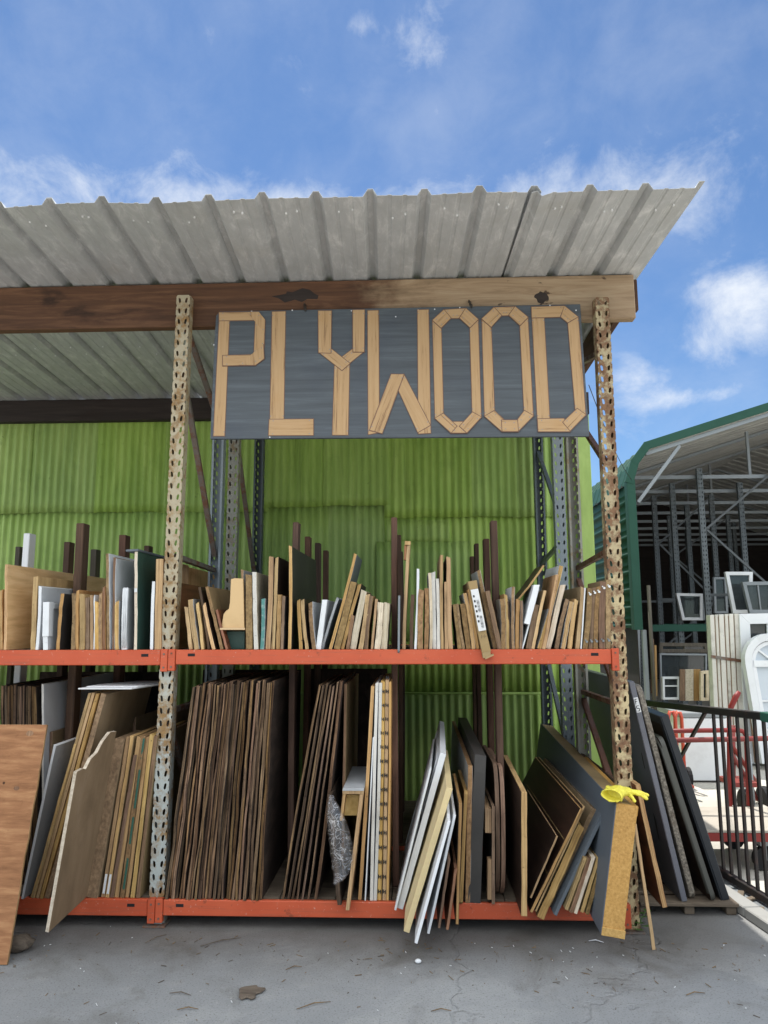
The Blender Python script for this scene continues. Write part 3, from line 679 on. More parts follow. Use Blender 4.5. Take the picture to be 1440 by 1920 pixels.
for ch, planks in PL:
    m = MB(); base = Vector(sign.location); uvs = []
    for i, q in enumerate(planks):
        P = [signpt(x, y) for x, y in q]
        c = sum(P, Vector()) / 4
        e1, e2 = (P[1] - P[0]), (P[2] - P[1])
        lng, sh = (e1, e2) if e1.length > e2.length else (e2, e1)
        lng = lng.normalized(); sh = lng.cross(sn).normalized()
        O_ = []
        for p in P:
            d = p - c; O_.append(p + lng * math.copysign(.0042, d.dot(lng)) + sh * math.copysign(.0042, d.dot(sh)))
        h = .0012 + .0012 * i
        m.prism([p + sn * .0004 for p in O_], sn * h, 1)
        m.prism([p + sn * .0004 for p in P], sn * (h + .0006), 0)
        uvs.append((c, lng, sh))
        for p in P:   # nail heads
            d = c - p; pp = p + d.normalized() * .024
            m.tube([pp + sn * h, pp + sn * (h + .0014)], .0034, 6, 2)
    o = part(m, 'letter', ['sign_letter', 'sign_line', 'steel_grey'], sign)
    uv = o.data.uv_layers.new(name='plank'); per = len(o.data.polygons) // len(planks)
    for p in o.data.polygons:
        ui = min(len(planks) - 1, p.index // per); c, lng, sh = uvs[ui]
        for li in p.loop_indices:
            v = o.data.vertices[o.data.loops[li].vertex_index].co + base - c
            uv.data[li].uv = (v.dot(lng) + 3.1 * ui, v.dot(sh))
m = MB()
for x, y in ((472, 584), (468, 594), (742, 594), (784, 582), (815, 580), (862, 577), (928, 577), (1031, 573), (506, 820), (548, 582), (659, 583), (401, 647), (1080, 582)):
    m = MB(); p = signpt(x, y); m.tube([p + sn * .0005, p + sn * .003], .0042, 7); part(m, 'light_dot', 'white', sign)  # white dots stand in for light showing through holes in the board
for x, y in ((573, 583), (884, 577)):
    m = MB(); p = signpt(x, y, .012)
    top = Vector((p.x - .012, .075, p.z + .06))
    for k in range(5):
        a = top.lerp(p, k / 5); b = top.lerp(p, (k + 1) / 5); mid = (a + b) / 2; s_ = Vector((1, 0, 0)) if k % 2 else sn
        ring = [mid + (b - a) * .75 * math.cos(t * math.pi / 5) + s_ * .008 * math.sin(t * math.pi / 5) for t in range(11)]
        m.tube(ring, .0026, 6)
    m.tube([p + sn * .006, p - sn * .012], .005, 8)
    part(m, 'hanging_chain', 'chain_steel', sign, smooth=True)

# ------------------------------------------------------------------ timber dividers standing in rows between the boards
def divider(px, ptop, Y, wpx, label, grey=False, zb=ZL, dep=.09, mat=None):
    p = at(px, ptop, Y); s = F / (p - CAM).dot(FWD); wd = wpx / s
    m = MB(); n = 6; r = random.Random(int(px * 7 + ptop))
    tw = r.uniform(-.012, .012)
    for i in range(n + 1):
        z = zb + .0008 + (p.z - zb) * i / n; ox = tw * math.sin(i / n * 3)
        m.v += [(p.x - wd / 2 + ox, Y, z), (p.x + wd / 2 + ox, Y, z), (p.x + wd / 2 + ox, Y + dep, z), (p.x - wd / 2 + ox, Y + dep, z)]
    for i in range(n):
        for j in range(4): m.f.append((i * 4 + j, i * 4 + (j + 1) % 4, i * 4 + 4 + (j + 1) % 4, i * 4 + 4 + j)); m.m.append(0)
    m.f += [(3, 2, 1, 0), (n * 4, n * 4 + 1, n * 4 + 2, n * 4 + 3)]; m.m += [0, 0]
    return solid(m, 'timber_divider', mat or ('stud_grey' if grey else 'stud_timber'), label, 'timber post', 'timber dividers rising between the boards', bevel=.004)
divider(150, 981, .32, 15, 'tall brown timber divider, front one in the left shelf bay')
divider(50, 1000, .75, 12, 'white painted timber divider rising behind the big pine panel', mat='white')
divider(33, 1025, 1.5, 9, 'grey weathered timber divider beside the white painted one', True)
divider(125, 1016, 1.2, 11, 'short brown timber divider close behind the tall front divider')
divider(175, 1030, 1.65, 11, 'grey timber divider behind the brown offcuts with slots', True)
divider(229, 1003, .85, 13, 'brown timber divider rising above the grey and green panels')
divider(275, 1023, 1.45, 10, 'short dark divider between the green panel and the left post')
divider(555, 979, .28, 11, 'brown timber divider, tallest of four behind the tall dark panel')
divider(576, 1006, .95, 10, 'brown divider, second of the four stepping down behind the dark panel')
divider(595, 1018, 1.45, 10, 'brown divider, third of the four stepping down behind the dark panel')
divider(610, 1032, 1.9, 9, 'brown divider, shortest and last of four behind the dark panel')
divider(739, 970, .2, 11, 'dark brown divider, tallest at the middle of the rack')
divider(747.5, 1003, 1.05, 8, 'dark divider half hidden behind the tallest middle divider')
divider(751.5, 1034, 1.9, 7, 'dark divider, rearmost behind the tallest middle divider')
divider(926, 976, .2, 12, 'weathered brown divider, tallest of the four toward the right post')
divider(912, 1010, .95, 11, 'reddish brown divider just left of the weathered tall one')
divider(894, 1019, 1.4, 8, 'thin dark divider, third from right toward the right post')
divider(885.5, 1043, 1.95, 8, 'short dark divider, leftmost of the four toward the right post')

# ------------------------------------------------------------------ boards
KIND = dict(ply_edge='plywood_board', pine_edge='pine_board', particle_edge='particle_board', brown_edge='brown_board', pale_edge='pale_board', dark_edge='dark_board', weathered_edge='weathered_plywood_sheet',
            white='white_board', dirty_white='white_board', gold_particle='particle_board', mdf_edge='fibre_board', redwood_edge='redwood_board', cream='cream_board', charcoal='charcoal_board', grey_blue='grey_board', teal_chip='painted_board',
            grey_face='grey_board', cardboard='cardboard_carton', slab_grey='grey_tabletop', steel_grey='metal_rail')
DBG = False
def frame_of(a):
    xb, yb, xt, yt, Y, tilt, zmin, back, L = a
    if tilt:
        s = math.sin(math.atan(tilt)); d = ray(xb, yb)   # bottom edge rides over the beam and drops towards the ground
        k = tilt; t = (.150 - k * (-.03 - CAM.y) - CAM.z) / (d.z - k * d.y); A = CAM + d * t
        if A.z < .006: A = atz(xb, yb, .006)
        B = at(xt, yt, A.y)
        for _ in range(4): B = at(xt, yt, A.y - tilt * (B.z - A.z))
    else:
        A = at(xb, yb, Y); B = at(xt, yt, Y)
        if zmin is not None:
            f = (zmin - A.z) / (B.z - A.z); A = A + (B - A) * f
    z = (B - A).normalized()
    if back is not None:
        C = atx(*back, B.x + .004); yv = C - B
        if DBG: print('BACK', (xb, yb), 'A', [round(q, 2) for q in A], 'L', round(yv.length, 2), 'rise', round(math.degrees(math.atan2(yv.z, yv.y)), 1))
        L = min(2.3, yv.length) if L is None else L
    else: yv = Vector((0, math.cos(math.atan(tilt)), math.sin(math.atan(tilt))))
    y = (yv - z * yv.dot(z)).normalized(); x = y.cross(z)
    mw = Matrix(((x.x, y.x, z.x, A.x), (x.y, y.y, z.y, A.y), (x.z, y.z, z.z, A.z), (0, 0, 0, 1)))
    return mw, (B - A).length, L, A, B, x
def board_mesh(t, L, H, bow=0, jit=.0012, seed=0, n=8, rnd=None, top=None):
    r = random.Random(seed); m = MB()
    if rnd or top:   # outline in the board's own plane: rounded front corners, or a broken top edge
        if top: poly = [(0, 0)] + [(y * L, z * H) for y, z in top] + [(L, 0)]
        else:
            poly = []; q = rnd
            for k in range(9): a = math.pi + math.pi / 2 * k / 8 if False else math.pi * 1.5 - math.pi / 2 * k / 8; poly.append((q[0] + q[0] * math.cos(a), q[1] + q[1] * math.sin(a)))
            for k in range(9): a = math.pi - math.pi / 2 * k / 8; poly.append((q[0] + q[0] * math.cos(a), H - q[1] + q[1] * math.sin(a)))
            poly += [(L, H), (L, 0)]
        m.prism([(-t / 2, y, z) for y, z in poly], (t, 0, 0), 0, 1)
        return m
    ph = r.uniform(0, 6)
    for i in range(n + 1):
        z = H * i / n; o = bow * math.sin(math.pi * i / n) + r.uniform(-jit, jit) * .5
        f = r.uniform(-jit, jit) * 1.6; g = 1 + r.uniform(-.06, .06)
        ca, cb = (r.choice((0, 0, 0, .003, .009)), r.choice((0, 0, 0, .003, .009))) if i == n else (0, 0)
        m.v += [(o - t / 2 * g, f + ca * .6, z - ca), (o + t / 2 * g, f + r.uniform(-jit, jit) + cb * .5, z - cb), (o + t / 2, L, z), (o - t / 2, L, z)]
    for i in range(n):
        for j in range(4): m.f.append((i * 4 + j, i * 4 + (j + 1) % 4, i * 4 + 4 + (j + 1) % 4, i * 4 + 4 + j)); m.m.append(0 if j in (1, 3) else 1)
    m.f += [(3, 2, 1, 0), (n * 4, n * 4 + 1, n * 4 + 2, n * 4 + 3)]; m.m += [1, 1]
    return m
SEED = [0]
def board(label, xb, yb, xt, yt, wpx, L, edge, face, Y=-.008, tilt=0, zmin=None, back=None, group=None, name=None, cat='board', bow=None, jit=None, rnd=None, top=None, bev=.0012, hmin=None):
    SEED[0] += 1; r = random.Random(SEED[0] * 13)
    mw, H, L, A, B, x = frame_of((xb, yb, xt, yt, Y, tilt, zmin, back, L))
    s = F / ((A + B) / 2 - CAM).dot(FWD); t = max(.0028, wpx / s * abs(x.x))
    smooth_ = edge in ('white', 'cream', 'charcoal', 'grey_blue', 'slab_grey', 'black_door', 'frame_dark', 'steel_grey', 'granite')
    if jit is None: jit = .0006 if smooth_ else .0020
    if bow is None: bow = r.uniform(-.005, .005)
    m = board_mesh(t, L, H, bow, jit, SEED[0], rnd=rnd, top=top)
    o = m.build(name or KIND.get(edge, 'wood_board'), [face, edge], None, mw, bevel=min(bev, t * .2))
    tag(o, label, cat, group); o['thick'] = t
    del o['thick']
    return o, t, L, H
def local_part(o, m, name, mats, **k):
    c = m.build(name, mats, o, **k); return c
def run(where, group, rows, Y=-.008, zmin=ZU + .0008, **kw):
    """a row of upright boards, left to right; the label gives look, rank in the row and where the row stands"""
    n = len(rows)
    for i, q in enumerate(rows):
        desc, xb, yb, xt, yt, wpx, L, edge, face = q[:9]; o = dict(kw); o.update(q[9] if len(q) > 9 else {})
        rank = (ORD[i] + ' from left ') if n > 1 else ''
        o.setdefault('zmin', zmin); yy = o.pop('Y', Y - .012 * ((i * 7) % 5) / 5)
        board(f'{desc}, {rank}{where}', xb, yb, xt, yt, wpx, L, edge, face, Y=yy, group=group, **o)
G1 = 'offcuts standing on the upper shelf, left bay'
run('in the left bay before the tall divider', G1, [
 ('thin tan offcut', 2, 1219, 2, 1105, 6, .9, 'ply_edge', 'ply_face'),
 ('big pale pine panel', 9, 1219, 11, 1057, 5, 1.7, 'pine_edge', 'pine_face'),
 ('grey brown plywood panel', 62, 1219, 67, 1081, 9, .6, 'ply_edge', 'ply_face'),
 ('white rounded panel', 69, 1219, 75, 1098, 6, .7, 'white', 'white_face', dict(Y=-.02)),
 ('dark faced offcut', 108, 1218, 117, 1113, 7, .5, 'ply_edge', 'dark_face')])
run('right of the tall left divider', G1, [
 ('brown slotted offcut', 137, 1218, 139, 1112, 9, .6, 'particle_edge', 'brown_edge'),
 ('tan offcut', 145, 1218, 146, 1105, 6, .5, 'ply_edge', 'ply_face'), ('tan offcut', 153, 1218, 153, 1113, 10, .5, 'ply_edge', 'ply_face'), ('brown offcut', 164, 1218, 164, 1120, 8, .4, 'brown_edge', 'brown_edge'),
 ('tan offcut', 171, 1218, 171, 1115, 5, .5, 'ply_edge', 'ply_face'), ('thin white sheet', 176, 1218, 176, 1115, 3, .4, 'white', 'white_face'), ('tan offcut', 181.5, 1218, 181, 1127, 7, .4, 'pine_edge', 'pine_face'),
 ('brown offcut', 188, 1218, 188, 1111, 6, .5, 'particle_edge', 'ply_face'), ('brown offcut', 194.5, 1218, 194, 1099, 6, .5, 'brown_edge', 'ply_face')])
run('between brown offcuts and green panel', G1, [
 ('tall grey faced particleboard', 203, 1218, 201, 1038, 6, .6, 'particle_edge', 'white'), ('tall brown edged grey panel', 213, 1218, 215, 1044, 5, .55, 'brown_edge', 'white'),
 ('short grey faced offcut', 219, 1218, 220, 1126, 8, .4, 'pine_edge', 'grey_face')])
run('between green panel and left post', G1, [
 ('thin white strip board', 284, 1218, 288, 1090, 6, .3, 'white', 'white_face'), ('tall tan pine board', 295.5, 1218, 299, 1048, 13, .5, 'pine_edge', 'ply_face')])
# white cabinet door, grooved white frame, dark green panel with a cap
o, t, L_, H = board('small white cabinet door with raised frame before the pale panels', 85, 1219, 87, 1130, 9, .34, 'white', 'white_face', zmin=ZU + .0008, group=G1, name='cabinet_door', Y=-.03)
m = MB(); m.cbox(-t / 2 - .004, t / 2 + .006, -.006, .05, H * .28, H + .004); local_part(o, m, 'door_rail', 'white', bevel=.002)
m = MB(); m.cbox(t / 2 + .0005, t / 2 + .007, .05, .33, H - .035, H - .002); local_part(o, m, 'top_rail', 'white', bevel=.002)
o, t, L_, H = board('white grooved frame rail with rounded top beside the grey panels', 233, 1218, 235.5, 1103, 11, .4, 'white', 'grey_face', zmin=ZU + .0008, group=G1, name='frame_rail', Y=-.015)
m = MB()
for u in (-.3, 0, .3): m.tube([(t * u, -.001, .01), (t * u, -.001, H - .012), (t * u, .008, H + .004)], .0038, 6)
local_part(o, m, 'groove_bead', 'white', smooth=True)
o, t, L_, H = board('dark green panel with pale edge and projecting blue grey cap', 254.5, 1218, 255, 1034, 6, .78, 'pale_edge', 'dark_green', zmin=ZU + .0008, group=G1, name='green_board', Y=-.02)
m = MB(); m.cbox(-.058, t / 2 + .006, -.006, L_, H + .001, H + .014); local_part(o, m, 'cap_strip', 'grey_blue', bevel=.002)
m = MB(); m.cbox(-t * .45, t * .45, -.0026, -.0008, H * .58, H * .62); local_part(o, m, 'sticker', 'label_paper')

G2 = 'offcuts standing on the upper shelf, right bay'
o_ = board('reddish brown thick panel directly behind the cream rusty post', 322, 1216, 327, 1092, 13, .75, 'redwood_edge', 'redwood_face', zmin=ZU + .0008, group=G2, Y=.10)
board('tan panel seen above the reddish brown one behind the post', 336, 1216, 338, 1060, 6, .8, 'ply_edge', 'ply_face', zmin=ZU + .0008, group=G2, Y=.5)
run('leaning left beside the cream post', G2, [
 ('narrow tan offcut', 357, 1215, 349, 1137, 7, .3, 'ply_edge', 'ply_face'), ('thick brown offcut', 369, 1215, 357, 1123, 10, .4, 'ply_edge', 'grey_face'), ('narrow tan offcut', 379, 1214, 369, 1129, 6, .3, 'pine_edge', 'ply_face'),
 ('thin dark board', 391, 1214, 374, 1101, 5, .4, 'dark_edge', 'walnut_face'), ('narrow tan offcut', 400, 1213, 382, 1130, 7, .3, 'pine_edge', 'walnut_face'), ('tall dirty brown board', 415, 1213, 387, 1100, 6, .75, 'particle_edge', 'mdf_face'),
 ('short brown offcut', 425, 1214, 406, 1143, 5, .3, 'redwood_edge', 'redwood_face')])
# cut ply bracket facing the front
def facing(name, label, poly, Y, th, mat, group, cat, loc=None):
    m = MB(); m.prism([at(x, y, Y) for x, y in poly], (0, th, 0)); return solid(m, name, mat, label, cat, group, bevel=.0015)
br = empty('shelf_bracket', at(440, 1214, .03), 'pale plywood piece sawn in a curve with a ledge below it', 'bracket', G2)
zz = [(433, 1086), (440, 1084), (456, 1085), (458, 1179), (415, 1178), (419, 1152), (424, 1145), (429, 1142), (431, 1130)]
m = MB(); m.prism([at(x, y, .0) for x, y in zz], (0, .02, 0)); part(m, 'curved_side', 'pale_ply', br, bevel=.0015)
m = MB(); m.prism([at(x, y, -.012) for x, y in ((412, 1177), (459, 1177), (459, 1181), (412, 1181))], (0, .25, 0)); part(m, 'ledge', 'pale_ply', br, bevel=.001)
p0, p1 = at(424, 1182, .06), at(459, 1182, .06)
m = MB(); m.cbox(p0.x, p1.x, .06, .08, ZU + .001, p0.z - .006); part(m, 'lower_panel', 'dark_green', br, bevel=.001)
run('left of the tall dark panel', G2, [
 ('tall plywood panel with grey face', 463, 1214, 454, 1067, 5, .7, 'ply_edge', 'grey_face', dict(Y=.09)), ('thick rough brown offcut', 467, 1214, 466, 1076, 12, .5, 'particle_edge', 'mdf_face', dict(Y=-.01)),
 ('chipped white edged panel', 480, 1214, 477, 1072, 8, .6, 'dirty_white', 'mdf_edge'), ('short teal chipped board', 491, 1213, 493.5, 1122, 7, .3, 'teal_chip', 'grey_face', dict(Y=-.02)),
 ('tall tan board', 502, 1214, 508.5, 1043, 9, .45, 'pine_edge', 'walnut_face'), ('tall tan board', 512, 1214, 519, 1043.5, 7, .45, 'pine_edge', 'walnut_face'), ('short tan board', 521, 1214, 524, 1114, 8, .4, 'ply_edge', 'ply_face'),
 ('short dark faced offcut', 529, 1214, 532, 1117, 6, .6, 'brown_edge', 'dark_face')])
board('tall dark faced panel with pale ply edge, left of the stepping dividers', 543, 1214, 544.5, 1022, 6.5, 1.05, 'pine_edge', 'dark_face', zmin=ZU + .0008, group=G2)
run('right of the tall dark panel', G2, [
 ('narrow brown offcut', 564, 1206, 560, 1123, 7, .3, 'ply_edge', 'dark_face'), ('narrow brown offcut', 575, 1206, 567, 1123, 7, .3, 'ply_edge', 'walnut_face'), ('white faced particleboard offcut', 589, 1214, 582, 1128, 8, .45, 'particle_edge', 'white_face'),
 ('white panel leaning right', 598, 1209, 609, 1124, 10, .5, 'white', 'white_face', dict(bow=0))])
run('leaning right below the tall dividers', G2, [
 ('grey leaning panel', 606, 1212, 634, 1120, 5, .5, 'grey_face', 'grey_face', dict(Y=.03)), ('tall plywood board with blue grey face', 621, 1211, 667, 1038, 6, .42, 'ply_edge', 'grey_blue'), ('thick rough particleboard', 633, 1211, 663, 1091, 12, .4, 'particle_edge', 'mdf_face'),
 ('grey brown plywood board', 644, 1211, 675, 1094, 7, .4, 'ply_edge', 'dark_face'), ('short brown offcut', 653, 1212, 662, 1152, 7, .3, 'brown_edge', 'dark_face'), ('thick dirty pale board', 663, 1211, 683, 1106, 12, .4, 'pale_edge', 'mdf_face'),
 ('brown plywood offcut', 677, 1211, 690, 1113, 9, .4, 'ply_edge', 'dark_face'), ('brown offcut', 687, 1211, 697, 1115, 7, .3, 'brown_edge', 'ply_face'), ('thin brown offcut', 698, 1211, 706, 1123, 5, .3, 'ply_edge', 'walnut_face'),
 ('whitish sawn block', 708, 1211, 714, 1129, 11, .3, 'pale_edge', 'pale_edge'), ('whitish sawn block', 720, 1211, 726, 1129, 11, .3, 'pale_edge', 'pale_edge')])
o, t, L_, H = board('grey metal rail with rounded top in front of the middle divider', 747.5, 1219, 748.5, 1116, 4, .3, 'steel_grey', 'steel_grey', Y=-.045, zmin=ZU - .02, group=G2, cat='rail', rnd=(.02, .02))
o, t, L_, H = board('tall thin plywood strip with a wooden cap, right of middle divider', 757.5, 1210, 766, 1022, 6, .3, 'ply_edge', 'ply_face', zmin=ZU + .0008, group=G2)
m = MB(); m.cbox(-.022, .012, -.004, .06, H + .0005, H + .022); local_part(o, m, 'end_cap', 'pine_edge', bevel=.001)
m = MB(); m.cbox(-t / 2 - .015, -t / 2 - .0005, .004, .05, H - .085, H - .002); local_part(o, m, 'cleat', 'redwood_edge', bevel=.001)
run('right of the tall capped strip', G2, [
 ('dark brown panel', 772, 1210, 774, 1115, 7, .6, 'dark_edge', 'walnut_face'), ('tall thin white panel', 779, 1210, 784, 1066, 5, .4, 'white', 'white_face'), ('brown particleboard offcut', 788, 1210, 790, 1104, 10, .4, 'particle_edge', 'mdf_face'), ('brown particleboard offcut', 799, 1210, 800, 1103, 8, .4, 'particle_edge', 'mdf_face'),
 ('white edged board with grey face', 808, 1210, 806, 1071, 6, .5, 'pale_edge', 'grey_face'), ('chipped white board', 815, 1210, 813, 1071, 7, .4, 'dirty_white', 'white_face'), ('shorter chipped white board', 822, 1210, 820, 1085, 6, .4, 'dirty_white', 'white_face'),
 ('tall plywood board with tan face', 829.5, 1210, 828, 1040, 6, .55, 'ply_edge', 'mdf_face'), ('brown board', 837, 1210, 836, 1090, 7, .4, 'ply_edge', 'ply_face'), ('tall tan pine board', 845, 1210, 841, 1043, 8, .5, 'pine_edge', 'dark_face')])
run('leaning left before the cardboard carton', G2, [
 ('brown particleboard offcut', 861, 1210, 852, 1132, 8, .3, 'particle_edge', 'dark_face'), ('thin brown offcut', 869, 1210, 858, 1132, 5, .3, 'particle_edge', 'mdf_face'), ('pitted brown particleboard', 878, 1210, 867, 1132, 9, .3, 'particle_edge', 'mdf_face'),
 ('white faced tan board', 887, 1210, 872, 1112, 7, .4, 'pine_edge', 'white_face'), ('tan board', 895, 1210, 880, 1105, 6, .4, 'ply_edge', 'ply_face')])
o, t, L_, H = board('crumpled cardboard carton with white printed label leaning on the shelf', 909, 1206, 886, 1089, 17, .5, 'cardboard', 'cardboard', Y=-.07, zmin=ZU - .015, group=G2, cat='carton', jit=.004)
m = MB(); m.cbox(-t * .42, t * .42, -.0095, -.0075, H * .30, H * .88); lab = local_part(o, m, 'paper_label', 'label_paper')
m = MB(); r = random.Random(4)
for zz0 in (.34, .56):
    for k in range(12): m.cbox(-t * .02, t * .26, -.0108, -.0098, H * zz0 + k * .0058, H * zz0 + k * .0058 + r.choice((.0015, .003)))
for k in range(6): m.cbox(-t * .30, -t * .12, -.0108, -.0098, H * (.42 + .07 * k), H * (.42 + .07 * k) + .012)
local_part(o, m, 'barcode', 'ink')
m = MB()
for k in range(4): m.bar((-t * .3 + k * .008, -.0092, H * (.2 + .01 * (k % 2))), (-t * .3 + k * .008 + .006, -.0092, H * (.245 - .015 * (k % 2))), .0016, .0016)
local_part(o, m, 'pen_mark', 'ink')
m = MB(); m.box((-t * .5, -.006, -.028), (t * .9, 0, .004), (0, .06, 0), (0, .0, .028)); m.box((-t * .3, -.012, -.035), (t * 1.0, 0, .012), (0, .05, 0), (0, .004, .009)); local_part(o, m, 'torn_flap', 'cardboard')
run('right of the cardboard carton', G2, [
 ('tall particleboard with pale grey face', 927, 1210, 897, 1067, 7, .45, 'particle_edge', 'white_face', dict(Y=.02)), ('brown leaning board', 936, 1210, 914, 1108, 9, .3, 'brown_edge', 'ply_face'),
 ('grey faced brown board', 944, 1210, 942, 1122, 9, .35, 'particle_edge', 'grey_face'), ('thin plywood offcut', 951.5, 1210, 948, 1113, 6, .3, 'ply_edge', 'ply_face'), ('thin dark offcut', 957, 1210, 953, 1127, 3, .3, 'dark_edge', 'dark_face'),
 ('brown edged panel with white face', 962.5, 1210, 963, 1100, 6, .3, 'particle_edge', 'white_face'), ('brown offcut', 970, 1210, 972, 1122, 7, .3, 'ply_edge', 'ply_face'), ('thin grey brown offcut', 977, 1210, 978, 1126, 5, .3, 'brown_edge', 'grey_face')])
board('plywood offcut with dark face slanting steeply above a white block', 972, 1124, 1020, 1060, 5, .3, 'ply_edge', 'walnut_face', Y=.03, group=G2)
board('white wrapped block slanting above thin white sheet', 988, 1170, 1007, 1095, 11, .3, 'white', 'white_face', Y=-.04, group=G2, name='white_block', bow=0)
run('leaning right toward the right post', G2, [
 ('thin white sheet', 981, 1211, 1010, 1103, 3, .3, 'white', 'white_face'), ('brown board', 993, 1211, 1005, 1133, 11, .3, 'brown_edge', 'mdf_face'), ('tan pine board', 1001, 1211, 1022, 1107, 6, .4, 'pine_edge', 'mdf_face'),
 ('tall plywood board with pale face', 1013, 1211, 1054, 1058, 8, .45, 'ply_edge', 'white_face'), ('tall plywood board', 1021, 1211, 1045, 1077, 6, .4, 'ply_edge', 'ply_face', dict(Y=-.03)), ('whitish layered plywood board', 1029, 1211, 1056, 1095, 10, .35, 'pale_edge', 'pale_edge'),
 ('brown offcut', 1045, 1211, 1064, 1123, 8, .3, 'particle_edge', 'dark_face'), ('plywood offcut', 1057, 1211, 1072, 1128, 8, .3, 'ply_edge', 'white_face'), ('plywood offcut', 1069, 1211, 1081, 1123, 8, .3, 'pine_edge', 'ply_face')])
run('nearest the rusty right post', G2, [
 ('tall board with pale brown face', 1083, 1211, 1093, 1100, 8, .55, 'ply_edge', 'mdf_face'), ('thin white edge sheet', 1090, 1211, 1097, 1102, 2.4, .3, 'white', 'white_face'), ('brown cabinet side', 1098, 1211, 1106, 1103, 9, .3, 'particle_edge', 'mdf_face'), ('brown cabinet side', 1107.5, 1211, 1115, 1100, 8, .3, 'brown_edge', 'mdf_face'),
 ('brown cabinet side', 1117, 1211, 1122.5, 1098, 8, .3, 'particle_edge', 'mdf_face'), ('wide brown cabinet side', 1129, 1211, 1131, 1090, 12, .3, 'brown_edge', 'mdf_face'), ('brown cabinet side', 1140.5, 1211, 1141, 1087, 9, .3, 'particle_edge', 'mdf_face')])

for o in list(COL.objects):
    if 'cabinet side' in (o.get('label') or ''):
        zs_ = [v.co.z for v in o.data.vertices]; H_ = max(zs_); xs_ = [v.co.x for v in o.data.vertices]; tt = max(xs_) - min(xs_)
        for zf in (.12, .9):
            m = MB(); m.tube([(tt * .12, -.008, H_ * zf), (tt * .12, .002, H_ * zf)], .0065, 8); m.tube([(-tt * .1, -.005, H_ * zf + .008), (-tt * .1, .002, H_ * zf + .008)], .004, 6)
            m.build('cam_fitting', 'steel_grey' if zf < .5 else 'label_paper', o)
# ---- lower shelf, left bay
G3 = 'sheets standing on the lower shelf, left bay'
LZ = ZL + .0008
A = atz(13, 1811, 0); Xr = A.x
sh = MB(); r = random.Random(3)
p_b, p_t = Vector((Xr - 1.22, -.49, .004)), Vector((Xr - 1.22, -.245, 0)); ang = math.atan2(.245, 1.07)
H = 1.105; nz, nxx = 14, 2
front = [(Xr + r.uniform(-.003, .003), -.49 + H * i / nz * math.sin(ang), .004 + H * i / nz * math.cos(ang)) for i in range(nz + 1)]
poly = [(Xr - 1.22, -.49, .004)] + front + [(Xr - 1.22, front[-1][1], front[-1][2])]
sh.prism(poly, Vector((0, math.cos(ang), -math.sin(ang))) * .015, 0, 1)
bs = solid(sh, 'plywood_sheet', ['plywood_sheet', 'ply_edge'], 'big orange brown plywood sheet with knots leaning against the rack front', 'plywood sheet', loc=(Xr - .6, -.49, .004), bevel=.001)
for px, py, rr in ((56, 1375, 8), (31, 1478, 6)):
    d = ray(px, py); pn = Vector((0, -math.cos(ang), math.sin(ang)))
    q0 = Vector((Xr, -.49, .004)); t = (q0 - CAM).dot(pn) / d.dot(pn); c = CAM + d * t; ux_ = Vector((1, 0, 0)); uy_ = Vector((0, math.sin(ang), math.cos(ang)))
    m = MB(); m.prism([c + ux_ * math.cos(a * .5236) * rr / 400 + uy_ * math.sin(a * .5236) * rr / 560 for a in range(12)], pn * .0008, 0)
    k_ = part(m, 'knot', 'brown_edge', bs)
run('in the dark weathered stack behind the leaning plywood', G3, [('weathered thin plywood sheet', 3 + 6.2 * i, 1690, 5 + 5.6 * i, 1284 + .3 * i + random.Random(i).uniform(-2, 2), 5, .9, 'weathered_edge', 'weathered_face') for i in range(12)], zmin=LZ, Y=.18, jit=.004)
board('large white faced board ending the dark weathered left stack', 82, 1690, 80, 1281, 4, 1.25, 'dirty_white', 'white_face', Y=.16, zmin=LZ, group=G3)
board('brown dusty board below the white one, left of the divider', 96, 1690, 96, 1372, 5, .9, 'brown_edge', 'mdf_face', Y=.22, zmin=LZ, group=G3)
board('pale grey panel with thin white edge leaning beside the big plywood', 38, 1703, 103, 1396, 5, .5, 'white', 'grey_face', Y=-.05, zmin=LZ, group=G3, bow=0)
run('in the golden group under flat cardboard', G3, [
 ('yellowish plywood sheet', 57, 1703, 168, 1299, 6, .6, 'ply_edge', 'ply_face'), ('yellowish plywood sheet', 64, 1703, 175, 1299, 6, .6, 'pine_edge', 'ply_face'), ('yellowish plywood sheet', 72, 1704, 183, 1299, 7, .6, 'ply_edge', 'ply_face'),
 ('thick tan streaky board', 82, 1705, 195, 1300, 10, .75, 'particle_edge', 'mdf_face'), ('shorter tan sheet', 55, 1700, 141, 1395, 5, .4, 'pine_edge', 'ply_face', dict(Y=-.03))], zmin=LZ, Y=-.03, bow=0)
board('brown fibreboard sheet with broken top sticking out over the floor', 88, 1748, 141, 1447, 7, None, 'mdf_edge', 'mdf_face', tilt=.05, back=(210, 1402), group=G3, top=[(0, 1), (.16, 1.0), (.24, .985), (.34, 1.04), (.5, 1.06), (.62, 1.12), (.8, 1.165), (1, 1.15)], bow=0)
board('thick grey brown panel edge right of the broken fibreboard', 171, 1687, 224, 1386, 20, .35, 'particle_edge', 'mdf_face', Y=-.02, zmin=LZ, group=G3, bow=0)
board('low dark red board peeping out beside the broken fibreboard', 160, 1690, 175, 1545, 6, .3, 'redwood_edge', 'redwood_face', Y=.0, zmin=LZ, group=G3, bow=0)
